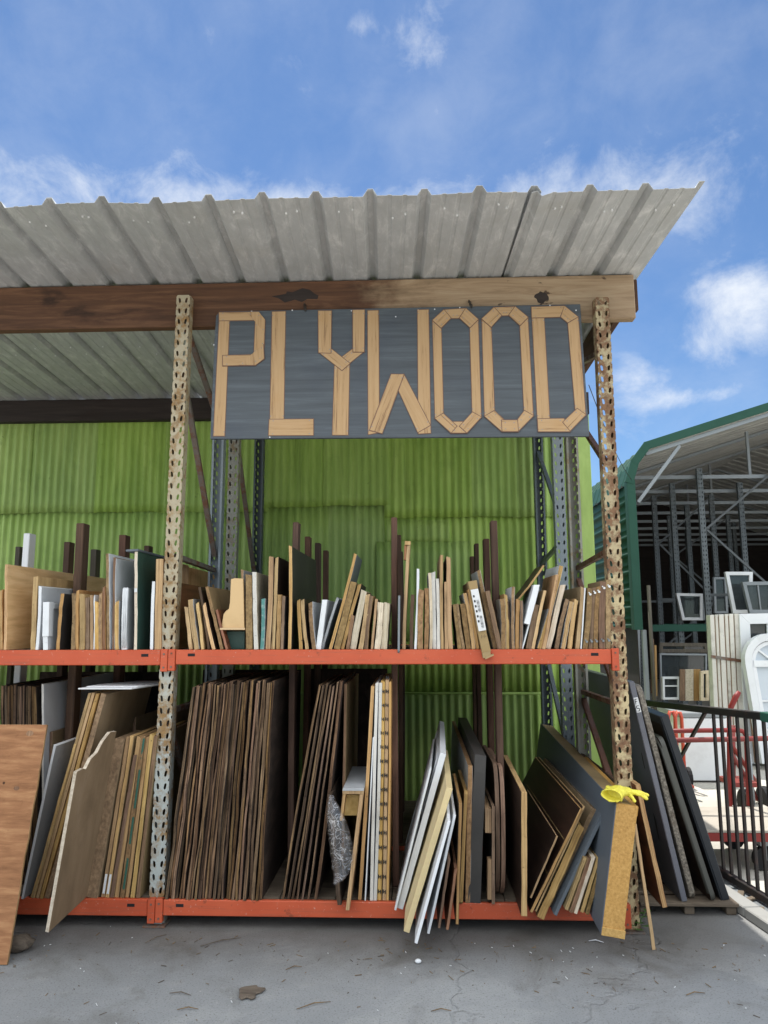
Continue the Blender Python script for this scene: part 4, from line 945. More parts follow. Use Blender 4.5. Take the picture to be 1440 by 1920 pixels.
run('in the upright group left of the cream post', G3, [
 ('brown plywood sheet', 194, 1677, 240, 1382, 7, .6, 'ply_edge', 'mdf_face'), ('brown plywood sheet', 202, 1677, 248, 1380, 7, .6, 'ply_edge', 'mdf_face'), ('short brown plywood sheet', 210, 1677, 254, 1415, 7, .6, 'brown_edge', 'mdf_face'), ('brown sheet', 219, 1677, 261, 1381, 8, .6, 'ply_edge', 'mdf_face'),
 ('green striped brown sheet', 229, 1677, 269, 1380, 8, .6, 'particle_edge', 'mdf_face'), ('tan sheet', 239, 1677, 277, 1380, 7, .6, 'ply_edge', 'mdf_face'), ('tan sheet', 249, 1677, 285, 1377, 8, .6, 'pine_edge', 'mdf_face'), ('brown sheet', 259, 1677, 292, 1380, 7, .6, 'brown_edge', 'mdf_face')], zmin=LZ, bow=0)
for o in list(COL.objects):
    lb = o.get('label') or ''
    if lb.startswith('green striped'):
        m = MB()
        for a, b in ((.05, .22), (.3, .45), (.5, .72), (.78, .9)): m.cbox(.0002, .011, -.0035, -.0015, a * .93, b * .93)
        m.build('paint_stripe', 'green_trim', o)
    if lb.startswith('brown plywood sheet, first') or lb.startswith('brown plywood sheet, second'):
        m = MB(); m.cbox(-.006, .006, -.0035, -.0015, .02, .12); m.build('tape_strip', 'white', o)
m = MB(); P = [at(x, y, Y) for x, y, Y in ((148, 1293, -.06), (252, 1291, -.06))]
zc = P[0].z
c0 = [(P[0].x, -.07, zc + .002), (P[1].x - .02, -.05, zc + .001), (P[1].x + .04, .2, zc), (P[1].x, .52, zc), (P[0].x + .12, .5, zc), (P[0].x + .03, .2, zc + .003)]
m.prism(c0, (0, 0, .007)); m.prism([(x * .98 - .01, y * .7 + .03, z + .0075) for x, y, z in c0], (0, 0, .006))
solid(m, 'flat_cardboard', 'label_paper', 'flat whitish cardboard lying on top of the golden leaning sheets', 'cardboard')
board('grey brown box panel in shadow behind the upright brown sheets', 250, 1690, 252, 1344, 6, .7, 'brown_edge', 'mdf_face', Y=.55, zmin=LZ, group=G3)
board('long dusty board edge in shadow behind the cream post', 330, 1690, 326, 1326, 9, .7, 'brown_edge', 'mdf_face', Y=.5, zmin=LZ, group=G3)

def shade_backing(label, x0, x1, ptop, Y, mat):  # dark sheet added where the bays only lie in deep shade
    a, b = at(x0, ptop, Y), at(x1, ptop, Y); m = MB(); m.box((a.x, Y, ZL + .001), (b.x - a.x, 0, 0), (0, .018, 0), (0, .12, a.z - ZL)); solid(m, 'shade_sheet', mat, label, 'board', bevel=.002)
shade_backing('wide dark sheet added as shade at the back of the left lower bay', 60, 318, 1262, 1.30, 'weathered_face')
shade_backing('dark sheet added as shade at the back behind the tall dark stack', 372, 560, 1258, 1.40, 'weathered_face')
shade_backing('dark sheet added as shade in the gap behind the fanned dark stack', 575, 725, 1256, 1.50, 'weathered_face')
# ---- lower shelf, right bay
G4 = 'dark weathered plywood sheets in the tall stack'
r = random.Random(11); nst = 29; rows = []
for i in range(nst):
    f = i / (nst - 1); xb = 311 + (487 - 311) * f + r.uniform(-2.0, 2.0); xt = 363 + (514 - 363) * f + r.uniform(-1.3, 1.3)
    rows.append(('weathered dark plywood sheet', xb, 1692 - 6 * f, xt, 1284 - 8 * f + r.uniform(-4, 4), r.choice((3.0, 3.8, 4.4, 4.8, 5.2, 6.2)), .9, 'brown_edge' if i in (8, 22, 24) else 'weathered_edge', 'weathered_face', dict(bow=r.uniform(-.006, .006), Y=-.01 - r.uniform(0, .03))))
run('in the tall dark stack right of the post', G4, rows, zmin=LZ, jit=.007)
G5 = 'sheets in the middle of the lower shelf'
rows = []
for i, (xb, xt, wd) in enumerate(((530, 600, 4), (541, 607, 5), (548, 613, 4), (556, 620, 4), (566, 626, 4), (578, 633, 3.5), (591, 640, 6))):
    rows.append(('thin weathered plywood sheet', xb, 1688 + i * .8, xt, 1286 - i * .9 + r.uniform(-3, 3), wd, .85, 'weathered_edge', 'weathered_face', dict(bow=r.uniform(-.008, .008))))
run('in the fanned dark stack of seven', G5, rows, zmin=LZ, jit=.004)
board('tall grey dusty sheet right of the fanned dark stack', 640, 1690, 648, 1282, 5, .9, 'brown_edge', 'mdf_face', Y=.06, zmin=LZ, group=G5)
o, t, L_, H = board('weathered brown post end carrying the torn plastic bag', 637, 1708, 618, 1490, 8, .5, 'dark_edge', 'weathered_face', Y=-.09, zmin=.148, group=G5, name='weathered_board', jit=.004)
# plastic bag: a closed crumpled pouch
m = MB(); nb, na = 22, 16; r = random.Random(8)
cl = [(621, 1492, 5), (622, 1503, 9), (627, 1525, 17), (633, 1550, 21), (638, 1580, 23), (641, 1605, 23), (642, 1625, 20), (639, 1640, 15), (634, 1650, 10), (629, 1658, 4)]
for j, (px, py, hw) in enumerate(cl):
    c = at(px, py, -.128); s = (c - CAM).dot(FWD) / F
    for k in range(na):
        a = 2 * math.pi * k / na; q = 1 + .22 * noise.noise(Vector((j * .9, math.cos(a) * 2.3, math.sin(a) * 2.3)))
        m.v.append((c.x + math.cos(a) * hw * s * q, c.y + math.sin(a) * .030 * q * min(1, hw / 15), c.z + .006 * noise.noise(Vector((j, k, 3)))))
for j in range(len(cl) - 1):
    for k in range(na): m.f.append((j * na + k, j * na + (k + 1) % na, (j + 1) * na + (k + 1) % na, (j + 1) * na + k)); m.m.append(0)
m.f += [tuple(range(na)), tuple(reversed(range((len(cl) - 1) * na, len(cl) * na)))]; m.m += [0, 0]
bag = solid(m, 'plastic_bag', 'plastic_film', 'torn clear plastic bag hanging on a weathered board end', 'plastic bag', smooth=True)
sb = bag.modifiers.new('smooth', 'SUBSURF'); sb.levels = 2; sb.render_levels = 2
tx = bpy.data.textures.new('crumple', 'CLOUDS'); tx.noise_scale = .035; dm = bag.modifiers.new('crumple', 'DISPLACE'); dm.texture = tx; dm.strength = .012; dm.texture_coords = 'LOCAL'
# plywood channel (an upside-down trough with one long leg)
Yc = -.10
ch = empty('plywood_channel', at(652, 1707, Yc), 'pale plywood trough with grey laminate top and one long leg', 'channel', G5)
def quad(pts, Y, dep, name, mat, parent, mside=None, dv=(0, 1, 0)):
    m = MB(); m.prism([at(x, y, Y) for x, y in pts], Vector(dv) * dep, 1 if mside else 0, 0); return part(m, name, [mat, mside] if mside else mat, parent, bevel=.001)
quad([(642, 1483), (682, 1483), (682, 1478), (643, 1478)], Yc, .62, 'laminate_top', 'grey_face', ch, 'grey_face')
quad([(642.5, 1489), (681.5, 1489), (682, 1483.4), (642.3, 1483.4)], Yc, .62, 'top_panel', 'ply_edge', ch)
quad([(637, 1539), (642, 1539), (648, 1489.4), (642.5, 1489.4)], Yc, .62, 'short_leg', 'ply_edge', ch)
quad([(648, 1707), (655, 1707), (681, 1489.4), (674.5, 1489.4)], Yc, .62, 'long_leg', 'ply_edge', ch)
quad([(643, 1529), (669.5, 1529), (674, 1490), (648.4, 1490)], Yc + .10, .012, 'inner_back', 'pine_face', ch)
run('between the channel and middle divider', G5, [
 ('tall golden pine board', 674, 1695, 699, 1287, 7, .7, 'pine_edge', 'dark_face'), ('thin white strip', 684.5, 1693, 700, 1382, 2.4, .5, 'white', 'white_face', dict(Y=-.02)), ('tall white stained board', 696.5, 1690, 707, 1279, 6, .6, 'dirty_white', 'white_face'), ('tall white stained board', 703.5, 1688, 713.5, 1280, 6, .6, 'dirty_white', 'white_face')], zmin=LZ)
for i, (xb, xt, lab_) in enumerate(((711.5, 718.5, 'slotted tan board with dark H cuts beside the white stained boards'), (720.5, 726.5, 'second slotted tan board with dark H cuts, against the middle divider'))):
    o, t, L_, H = board(lab_, xb, 1692, xt, 1276 - i, 7.5 if i == 0 else 7, .6, 'pine_edge', 'ply_face', zmin=LZ, group=G5, bow=0)
    m = MB()
    for k in range(15 + i):
        z = .045 + k * .0745
        m.cbox(-t * .42, -t * .18, -.004, .0, z - .008, z + .010); m.cbox(t * .12, t * .36, -.004, .0, z - .010, z + .008); m.cbox(-t * .18, t * .12, -.004, .0, z - .002, z + .002)
    local_part(o, m, 'slot', 'ink')
board('thin tan board just left of the dark middle divider', 726.5, 1693, 731.5, 1278, 4, .5, 'pine_edge', 'ply_face', zmin=LZ, group=G5, Y=-.012)

G6 = 'panels sticking out of the lower shelf toward the front'
T = .05
board('thin grey white sheet behind the white door panel', 741, 1707, 808, 1440, 4, .8, 'white', 'white_face', tilt=T, back=(793, 1397), group=G6, bow=0)
o, t, L_, H = board('big white door panel leaning right over the front beam', 750, 1704, 831, 1413, 12, 1.0, 'white', 'white_face', tilt=T, back=(817, 1366), group=G6, bow=0, name='interior_door')
m = MB()
for a, b in ((.08, .52), (.56, .94)):
    for y0_, y1_, z0_, z1_ in ((.1, .9, a, a + .012), (.1, .9, b - .012, b), (.1, .12, a + .0125, b - .0125), (.88, .9, a + .0125, b - .0125)): m.cbox(-t / 2 - .005, -t / 2 - .0005, y0_ * L_, y1_ * L_, z0_ * H, z1_ * H)
local_part(o, m, 'moulding', 'white', bevel=.001)
board('cream yellow panel leaning right next to the white door', 762, 1748, 843, 1478, 12, .9, 'cream', 'cream', tilt=T, back=(836, 1438), group=G6, bow=0)
board('thin white sheet reaching lowest in front of the rack', 780, 1769, 842, 1540, 6, .9, 'white', 'white_face', tilt=T, back=(836, 1500), group=G6, bow=0)
board('second thin white sheet, right of the lowest one', 803, 1751, 853, 1528, 5, .8, 'white', 'white_face', tilt=T, back=(848, 1492), group=G6, bow=0)
run('just right of the thin white sheets', G6, [
 ('small dark brown board', 823, 1740, 842, 1612, 5, .5, 'brown_edge', 'walnut_face'), ('small orange brown board', 839, 1744, 855, 1628, 5, .5, 'redwood_edge', 'redwood_face'), ('taller weathered thin board', 857, 1733, 864, 1506, 6, .6, 'ply_edge', 'dark_face')], tilt=T, zmin=None, bow=0)
board('tan board with rounded top in front of the grey faced panel', 864, 1706, 874, 1484, 7, .6, 'ply_edge', 'redwood_face', Y=-.06, zmin=.148, group=G6, bow=0, rnd=(.02, .015))
o, t, L_, H = board('grey faced cabinet side with brown edge, left of charcoal panel', 877, 1688, 882, 1436, 9, 1.9, 'particle_edge', 'grey_face', Y=-.03, zmin=LZ, back=(837, 1357), group=G6, bow=0)
board('thick charcoal panel standing upright on the lower shelf', 889, 1690, 901, 1414, 23, None, 'charcoal', 'charcoal', Y=-.03, zmin=LZ, back=(867, 1350), group=G6, bow=0, bev=.002)
o, t, L_, H = board('grey edged low frame beside the charcoal panel', 925, 1698, 925, 1512, 6, .5, 'brown_edge', 'dark_face', Y=-.05, zmin=.148, group=G6, bow=0)
m = MB(); m.cbox(-t / 2 - .034, -t / 2 - .0005, .004, .35, H * .72, H * .97); m.cbox(-t / 2 - .022, -t / 2 - .0005, .002, .06, .02, H * .45); local_part(o, m, 'cleat', 'ply_edge', bevel=.001)
for i, (xb, xt, h0, lab_) in enumerate(((935, 932, 1438, 'round ended table leaf with brown edge, left of a pair'), (945, 943, 1444, 'round ended table leaf with brown edge, right of a pair'))):
    board(lab_, xb, 1671, xt, h0, 8, .75, 'brown_edge', 'walnut_face', Y=.0 - .01 * i, zmin=LZ, group=G6, bow=0, rnd=(.14, .30), name='table_leaf')
board('upright board with tan edge and dark plum face', 983, 1718, 983, 1485, 11, .85, 'pine_edge', 'walnut_face', tilt=T, back=(946, 1436), group=G6, bow=0)
board('small dark veneer board in front of the walnut tops', 995, 1684, 1045, 1568, 4, None, 'ply_edge', 'walnut_face', Y=-.16, zmin=None, back=(986, 1489), group=G6, bow=0)
o, t, L_, H = board('dark walnut top with pale joint lines, leaning right', 1001, 1700, 1091, 1516, 6, None, 'ply_edge', 'walnut_face', Y=-.16, zmin=.150, back=(1003, 1424), group=G6, bow=0)
m = MB()
for f in (.35, .68): m.cbox(-t / 2 - .0014, -t / 2 - .0002, .02, L_ * .9, H * f, H * f + .0035)
local_part(o, m, 'joint_line', 'ply_edge')
board('second thin walnut sheet against the walnut top', 1008, 1702, 1096, 1512, 4, None, 'ply_edge', 'walnut_face', Y=-.15, zmin=.150, back=(1009, 1422), group=G6, bow=0)
board('thick pine edged board with rough bark side', 1013, 1722, 1091, 1547, 15, .8, 'pine_edge', 'mdf_face', Y=-.13, zmin=None, group=G6, bow=0, jit=.004)
board('worn brown board behind the bark edged one', 1030, 1705, 1114, 1516, 10, None, 'particle_edge', 'mdf_face', Y=-.07, zmin=.150, back=(1023, 1424), group=G6, bow=0)
board('grey blue panel leaning right under the long countertop', 1041, 1716, 1131, 1526, 7, 1.0, 'grey_blue', 'grey_blue', Y=-.17, zmin=None, group=G6, bow=0)
run('low under the long countertop', G6, [
 ('small brown wood block', 1062, 1706, 1098, 1608, 7, .35, 'ply_edge', 'mdf_face'), ('small brown wood block', 1071, 1712, 1106, 1610, 7, .35, 'brown_edge', 'mdf_face'), ('small pale wood block', 1079, 1713, 1114, 1606, 7, .35, 'pale_edge', 'mdf_face'),
 ('small tan wood block', 1091, 1711, 1122, 1608, 7, .35, 'ply_edge', 'mdf_face'), ('small brown wood block', 1101, 1715, 1130, 1612, 7, .35, 'particle_edge', 'mdf_face')], Y=-.2, zmin=None, bow=0)
# long countertop standing on its edge: laminate face, thick particleboard front, brown top edge
mw, H, L_, A, B, x = frame_of((1128, 1752, 1156, 1507, 0, .04, None, (988, 1366), 2.3))
s = F / ((A + B) / 2 - CAM).dot(FWD); wd = 40 / s
ct = MB(); ct.cbox(-.004, .0, 0, L_, 0, H); ct.f and None
o = ct.build('countertop', ['grey_blue', 'grey_blue'], None, mw, bevel=.001)
tag(o, 'long countertop on its edge with thick gold particleboard end and blue grey face', 'countertop', G6)
m = MB(); m.cbox(.0005, wd, 0, .028, .0, H); local_part(o, m, 'end_strip', 'gold_particle', bevel=.0015)
m = MB(); m.cbox(.0005, wd * .8, .0285, L_ * .98, H - .03, H); local_part(o, m, 'top_edge', 'mdf_face', bevel=.001)
m = MB(); m.cbox(wd * .8 + .001, wd + .012, .0285, L_ * .5, H - .05, H - .004); local_part(o, m, 'cleat', 'gold_particle', bevel=.001)
m = MB(); m.cbox(wd + .0005, wd + .006, .004, .03, .0, .05); m.cbox(-.002, wd + .006, -.006, -.0005, -.002, .035); local_part(o, m, 'bottom_cleat', 'gold_particle', bevel=.001)
board('long thin dark strip lying behind the countertop edge', 1150, 1560, 1165, 1470, 8, None, 'dark_edge', 'dark_face', Y=.0, zmin=None, back=(1022, 1371), group=G6, bow=0)
CTW = (mw, H, wd)

# yellow rubber glove lying on the countertop end
G = MB(); gl = mw @ Vector((wd * .5, .06, H + .002)); vx = Vector((1, 0, 0))
c0 = at(1146, 1492, gl.y - .075); c1 = at(1160, 1483, gl.y - .02); c2 = at(1170, 1484, gl.y + .01)
def ring_(c, ax, rx, rz, n=14, sag=0):
    ax = ax.normalized(); sx_ = ax.cross(Vector((0, 0, 1))).normalized(); uz = sx_.cross(ax)
    return [c + sx_ * math.cos(2 * math.pi * k / n) * rx + uz * math.sin(2 * math.pi * k / n) * rz for k in range(n)]
ax = (c2 - c0)
rings = [ring_(c0, ax, .058, .030), ring_(c0.lerp(c1, .35), ax, .050, .031), ring_(c1, ax, .043, .029), ring_(c1.lerp(c2, .6), ax, .042, .024), ring_(c2 + ax * .25, ax, .036, .018)]
inner = [ring_(c0, ax, .052, .025), ring_(c0.lerp(c1, .6), ax, .042, .022)]
allr = rings; n = 14; b = 0
for q in allr + inner: G.v += [tuple(p) for p in q]
for j in range(len(allr) - 1):
    for k in range(n): G.f.append((j * n + k, j * n + (k + 1) % n, (j + 1) * n + (k + 1) % n, (j + 1) * n + k)); G.m.append(0)
G.f.append(tuple((len(allr) - 1) * n + k for k in range(n))); G.m.append(0)
i0 = len(allr) * n
for k in range(n):
    G.f.append((k, i0 + k, i0 + (k + 1) % n, (k + 1) % n)); G.m.append(0)
    G.f.append((i0 + k, i0 + n + k, i0 + n + (k + 1) % n, i0 + (k + 1) % n)); G.m.append(0)
G.f.append(tuple(i0 + n + k for k in reversed(range(n)))); G.m.append(0)
tip = c2 + ax * .2
side = ax.normalized().cross(Vector((0, 0, 1))).normalized()
for k, (dx, dy, dz, ln) in enumerate(((.8, .6, -.05, .07), (1, .15, -.2, .084), (.85, -.4, -.5, .075), (.3, -.8, -.6, .06))):
    d = (side * dx * 1.0 + ax.normalized() * dy * 1.2 + Vector((0, 0, dz * .35))).normalized(); s0 = tip + side * (.012 - .016 * k + .018) - Vector((0, 0, .004 * k))
    G.tube([s0 - d * .02, s0 + d * ln * .4, s0 + d * ln * .75 + Vector((0, 0, -.006)), s0 + d * ln + Vector((0, 0, -.014)), s0 + d * (ln + .008) + Vector((0, 0, -.016))], [.012, .0112, .0102, .009, .004], 8)
s0 = c1 - side * .03; G.tube([s0, s0 - side * .03 + Vector((0, 0, .004)), s0 - side * .045 + ax.normalized() * .03, s0 - side * .046 + ax.normalized() * .045], [.015, .013, .011, .005], 8)
gv_ = solid(G, 'rubber_glove', 'yellow_rubber', 'limp yellow rubber glove lying on the end of the countertop', 'glove', smooth=True)
rm = gv_.modifiers.new('skin', 'REMESH'); rm.mode = 'VOXEL'; rm.voxel_size = .0028; rm.use_smooth_shade = True
sm_ = gv_.modifiers.new('soft', 'SMOOTH'); sm_.factor = .5; sm_.iterations = 5
tx2 = bpy.data.textures.new('wrinkle', 'CLOUDS'); tx2.noise_scale = .03; dm = gv_.modifiers.new('wrinkle', 'DISPLACE'); dm.texture = tx2; dm.strength = .012; dm.texture_coords = 'LOCAL'

# ---- right of the rusty post
board('brown plywood sheet leaning against the foot of the rusty post', 1247, 1702, 1196, 1471, 9, .35, 'ply_edge', 'redwood_face', Y=-.10, zmin=None, group=None, bow=0)
board('thin wooden stick leaning from ground to the rusty post', 1223, 1757, 1191, 1545, 6, .012, 'pine_edge', 'pine_edge', Y=-.22, zmin=.002, name='wooden_stick', cat='stick', bow=0)


# ------------------------------------------------------------------ pallet with leaning slabs, right of the rack
pz = .07
pl = empty('wooden_pallet', (1.6, .2, 0), 'low weathered wooden pallet carrying the leaning slabs right of the rack', 'pallet')
pfr = at(1205, 1690, 0); pY0 = atz(1300, 1694, pz).y
x0, x1 = atz(1200, 1692, pz).x, atz(1385, 1694, pz).x
for i in range(5):
    y = pY0 + i * .19; m = MB(); m.cbox(x0, x1, y, y + .13, pz - .018, pz); part(m, 'top_board', 'deck_timber', pl, bevel=.003)
for X in (x0 + .005, (x0 + x1) / 2 - .02, x1 - .06):
    m = MB(); m.cbox(X, X + .055, pY0 + .03, pY0 + .88, .002, pz - .019); part(m, 'bearer', 'deck_timber', pl, bevel=.003)
GS = 'slabs leaning on the pallet'
PZ = pz + .001
PY = pY0 + .02
o, t, L_, H = board('large grey tabletop with a white FS tag leaning behind the rusty post', 1287, 1703, 1184, 1278, 11, 1.35, 'slab_grey', 'slab_grey', Y=PY, zmin=PZ, back=(1117, 1262), group=GS, cat='tabletop', bow=0, name='grey_tabletop', bev=.004)
m = MB(); m.cbox(t / 2 + .0004, t / 2 + .0016, .02, .055, H * .80, H * .90) if False else m.cbox(-t * .36, t * .42, -.0028, -.0008, H * .855, H * .925); tg = local_part(o, m, 'paper_tag', 'label_paper')
m = MB()
def stroke(segs, z0, hgt, w_):
    for (a, b), (c, d) in segs: m.bar((a * w_, -.0034, z0 + b * hgt), (c * w_, -.0034, z0 + d * hgt), .0010, .0036, up=(1, 0, .01))
Fs = [((-1, 0), (-1, 1)), ((-1, 1), (1, 1)), ((-1, .55), (.6, .55))]
Ss = [((1, 1), (-1, 1)), ((-1, 1), (-1, .5)), ((-1, .5), (1, .5)), ((1, .5), (1, 0)), ((1, 0), (-1, 0))]
stroke(Fs, H * .893, H * .024, t * .2); stroke(Ss, H * .862, H * .024, t * .2); local_part(o, m, 'lettering', 'ink')
for yy, zz_, q in ((.10, .62, .05), (.16, .30, .08), (.28, .72, .04), (.3, .42, .05)):
    m = MB(); m.prism([(-t / 2 - .0003, (yy + q * .22 * math.cos(a * .628) * (1 + .3 * math.sin(3 * a))), zz_ * H + q * .9 * math.sin(a * .628) - q * .5 * math.cos(a * .628)) for a in range(10)], (-.0006, 0, 0))
    local_part(o, m, 'stain', 'dark_face')
board('rough granite edged slab right behind the grey tabletop', 1302, 1690, 1198, 1285, 11, .7, 'granite', 'granite', Y=PY + .03, zmin=PZ, group=GS, cat='slab', bow=0, name='granite_slab', bev=.004, rnd=(.05, .05))
o, t, L_, H = board('brown wood panel with rounded greenish frame among the leaning slabs', 1345, 1706, 1240, 1383, 9, .5, 'frame_dark', 'walnut_face', Y=PY + .0, zmin=PZ, group=GS, cat='panel', bow=0, name='framed_board', rnd=(.04, .05))
M_ = MB(); M_.tube([(-t / 2, .012, .05), (-t / 2, .012, H - .06), (-t / 2, .05, H - .016), (-t / 2, L_ - .02, H - .016)], .011, 8); local_part(o, M_, 'frame', 'frame_dark', smooth=True)
o, t, L_, H = board('black door with heavy raised frame, rightmost of the leaning slabs', 1366, 1700, 1246, 1341, 15, .6, 'black_door', 'black_door', Y=PY + .03, zmin=PZ, group=GS, cat='door', bow=0, name='black_door', bev=.004)
m = MB(); m.cbox(-t / 2 - .006, -t / 2 - .0005, .0, L_, H - .05, H); m.cbox(-t / 2 - .006, -t / 2 - .0005, 0, .05, 0, H - .0505); local_part(o, m, 'door_frame', 'black_door', bevel=.002)
m = MB(); m.cbox(-t / 2 - .003, -t / 2 - .0005, .051, L_, .02, H - .051); local_part(o, m, 'inset_panel', 'walnut_face')

# ------------------------------------------------------------------ black steel gate
gL, gR = atz(1355, 1636, .06), atz(1440, 1688, .06); gd = (gR - gL); gd.z = 0; gd.normalize(); gn = gd.cross(Vector((0, 0, 1)))
def gp(px, py):
    d = ray(px, py); return CAM + d * ((gL - CAM).dot(gn) / d.dot(gn))
ga = empty('steel_gate', (gL.x, gL.y, 0), 'open black rusty steel gate with thin vertical bars right of the slabs', 'gate')
gt0, gt1 = gp(1196, 1316), gp(1432, 1343); gt2 = gt1 + (gt1 - gt0) * .35
gb0, gb1 = gL, gR; gbs = gb0 - gd * ((gL - gt0).dot(gd)); gb2 = gb1 + gd * ((gt2 - gR).dot(gd))
m = MB(); m.bar(gt0, gt1 - gd * .0015, .04, .045); part(m, 'top_rail', 'gate_black', ga, bevel=.004)
m = MB(); m.bar(gbs, gb2, .04, .045); part(m, 'bottom_rail', 'gate_black', ga, bevel=.004)
m = MB(); m.bar(gt1, gt1 + gd * .10, .048, .053); part(m, 'green_cap', 'green_trim', ga, bevel=.004)
m = MB(); m.bar(gt1 + gd * .1015, gt2, .04, .045); part(m, 'top_rail', 'gate_black', ga, bevel=.004)
def zl(p, q, s): f = (s - (p - gL).dot(gd)) / ((q - p).dot(gd)); return p.z + (q.z - p.z) * f
bs_ = [(gp(x, 1345) - gL).dot(gd) for x in (1338, 1352, 1368, 1382, 1399, 1415, 1431)]; stp = (bs_[-1] - bs_[0]) / 6
for k in range(0, 12):
    s = bs_[0] + stp * k; c = gL + gd * s
    m = MB(); m.bar((c.x, c.y, zl(gb0, gb1, s) + .0225), (c.x, c.y, zl(gt0, gt1, s) - .0225), .018, .018, up=tuple(gd)); part(m, 'bar', 'gate_black', ga, bevel=.002)
m = MB(); a, b = gp(1322, 1336), gp(1278, 1417); b2 = a + (b - a) * 3.4; m.bar(a, b2, .018, .02); part(m, 'brace', 'gate_black', ga)
m = MB(); c = gt0 + gd * .02; m.bar((c.x, c.y, .006), (c.x, c.y, gt0.z - .023), .04, .04, up=tuple(gd)); part(m, 'gate_post', 'gate_black', ga, bevel=.003)
kb = MB()
ko = Vector((gL.x, gL.y, 0)) - gn * (-.16 if gn.x > 0 else .16)
ko = Vector((gL.x, gL.y, 0)) + Vector((-gd.y, gd.x, 0)).normalized() * (.14 if -gd.y < 0 else -.14)
for i in range(6): kb.bar(ko + gd * (-1.3 + i * .62) + Vector((0, 0, .03)), ko + gd * (-1.3 + i * .62 + .612) + Vector((0, 0, .03)), .10, .055)
solid(kb, 'kerb_rail', 'kerb', 'low grey concrete kerb running along the foot of the black gate', 'kerb', bevel=.006)
tr = MB(); tr.bar(Vector((gL.x, gL.y, .014)) - gd * 1.3, Vector((gR.x, gR.y, .014)) + gd * 2, .10, .022); solid(tr, 'gate_track', 'steel_grey', 'flat metal track on the ground under the black gate', 'track', bevel=.004)
for i, (px, py, a, ln, lb) in enumerate(((1394, 1690, .5, .22, 'short pale broken lath on the ground beside the pallet end'), (1400, 1702, -.3, .18, 'second short broken lath in front of the pallet end'), (1388, 1680, 1.1, .15, 'small lath standing crosswise behind the broken ones'))):
    c = atz(px, py, .03); m = MB(); m.bar(c - Vector((math.cos(a), math.sin(a), 0)) * ln / 2, c + Vector((math.cos(a), math.sin(a), .05)) * ln / 2, .035, .012); solid(m, 'broken_lath', 'deck_timber', lb, 'lath', 'broken laths by the pallet', bevel=.002)

# ------------------------------------------------------------------ platform cart, hand trucks, white appliance
cz = .27
ca, cb, cc_, cd_ = atz(1290, 1556, cz), atz(1470, 1556, cz), atz(1470, 1512, cz), atz(1290, 1512, cz)
cart = empty('platform_cart', ((ca.x + cb.x) / 2, (ca.y + cd_.y) / 2, 0), 'red framed platform cart with worn plywood deck behind the black gate', 'cart')
xx0, xx1, yy0, yy1 = ca.x, cb.x + .2, ca.y, cd_.y
m = MB(); m.cbox(xx0, xx1, yy0, yy1, cz - .018, cz); part(m, 'deck', 'cart_deck', cart, bevel=.003)
m = MB(); m.cbox(xx0, xx1, yy0 - .004, yy0 + .04, cz - .07, cz - .0185); m.cbox(xx0, xx1, yy1 - .04, yy1, cz - .07, cz - .0185); m.cbox(xx0, xx0 + .04, yy0 + .041, yy1 - .041, cz - .07, cz - .0185); m.cbox(xx1 - .04, xx1, yy0 + .041, yy1 - .041, cz - .07, cz - .0185); part(m, 'frame', 'red_paint', cart)
for X in (xx0 + .12, atz(1391, 1575, .1).x, xx1 - .1):
    for Y in (yy0 + .08, yy1 - .08):
        m = MB(); m.cbox(X - .03, X + .03, Y - .03, Y + .03, .16, cz - .0705); m.cbox(X - .008, X + .008, Y - .03, Y - .022, .07, .16); m.cbox(X - .008, X + .008, Y + .022, Y + .03, .07, .16); cs = part(m, 'caster', 'steel_grey', cart)
        m = MB(); m.tube([(X, Y - .02, .075), (X, Y + .02, .075)], .074, 16); part(m, 'wheel', 'rubber', cs)
def tubepx(pts, r_, name, mat, parent):
    m = MB(); m.tube([at(*p) for p in pts], r_, 8); return part(m, name, mat, parent, smooth=True)
yc = yy0 + .02
tubepx([(1262, 1700, yc)] and [(1255, 1545, yc), (1255, 1398, yc), (1258, 1391, yc), (1268, 1388, yc), (1380, 1386, yc), (1470, 1384, yc), (1480, 1387, yc), (1482, 1545, yc)], .017, 'handle_rail', 'red_paint', cart)
yc2 = yy1 - .03
tubepx([(1250, 1500, yc2), (1250, 1376, yc2), (1254, 1371, yc2), (1300, 1370, yc2), (1385, 1369, yc2), (1394, 1372, yc2), (1399, 1380, yc2), (1404, 1510, yc2)], .017, 'handle_rail', 'red_paint', cart)
# orange-red hand truck with two looped handles, against the box
h1 = empty('hand_truck', at(1265, 1455, 3.4), 'orange red hand truck with two looped handles left of the white appliance', 'hand truck', 'hand trucks behind the gate')
yh = 3.3
tubepx([(1256, 1460, yh), (1253, 1345, yh), (1256, 1334, yh), (1262, 1334, yh), (1266, 1345, yh), (1272, 1460, yh)], .018, 'loop_handle', 'orange_red', h1)
yh = 3.52
tubepx([(1266, 1460, yh), (1266, 1344, yh), (1270, 1334, yh), (1275, 1336, yh), (1278, 1346, yh), (1284, 1460, yh)], .018, 'loop_handle', 'orange_red', h1)
m = MB(); p = at(1268, 1462, 3.42); m.cbox(p.x - .12, p.x + .12, 3.28, 3.6, .05, .075); part(m, 'toe_plate', 'orange_red', h1, bevel=.003)
for X in (-.16, .16):
    m = MB(); m.tube([(p.x + X - .02, 3.56, .1), (p.x + X + .02, 3.56, .1)], .098, 16); part(m, 'wheel', 'rubber', h1)
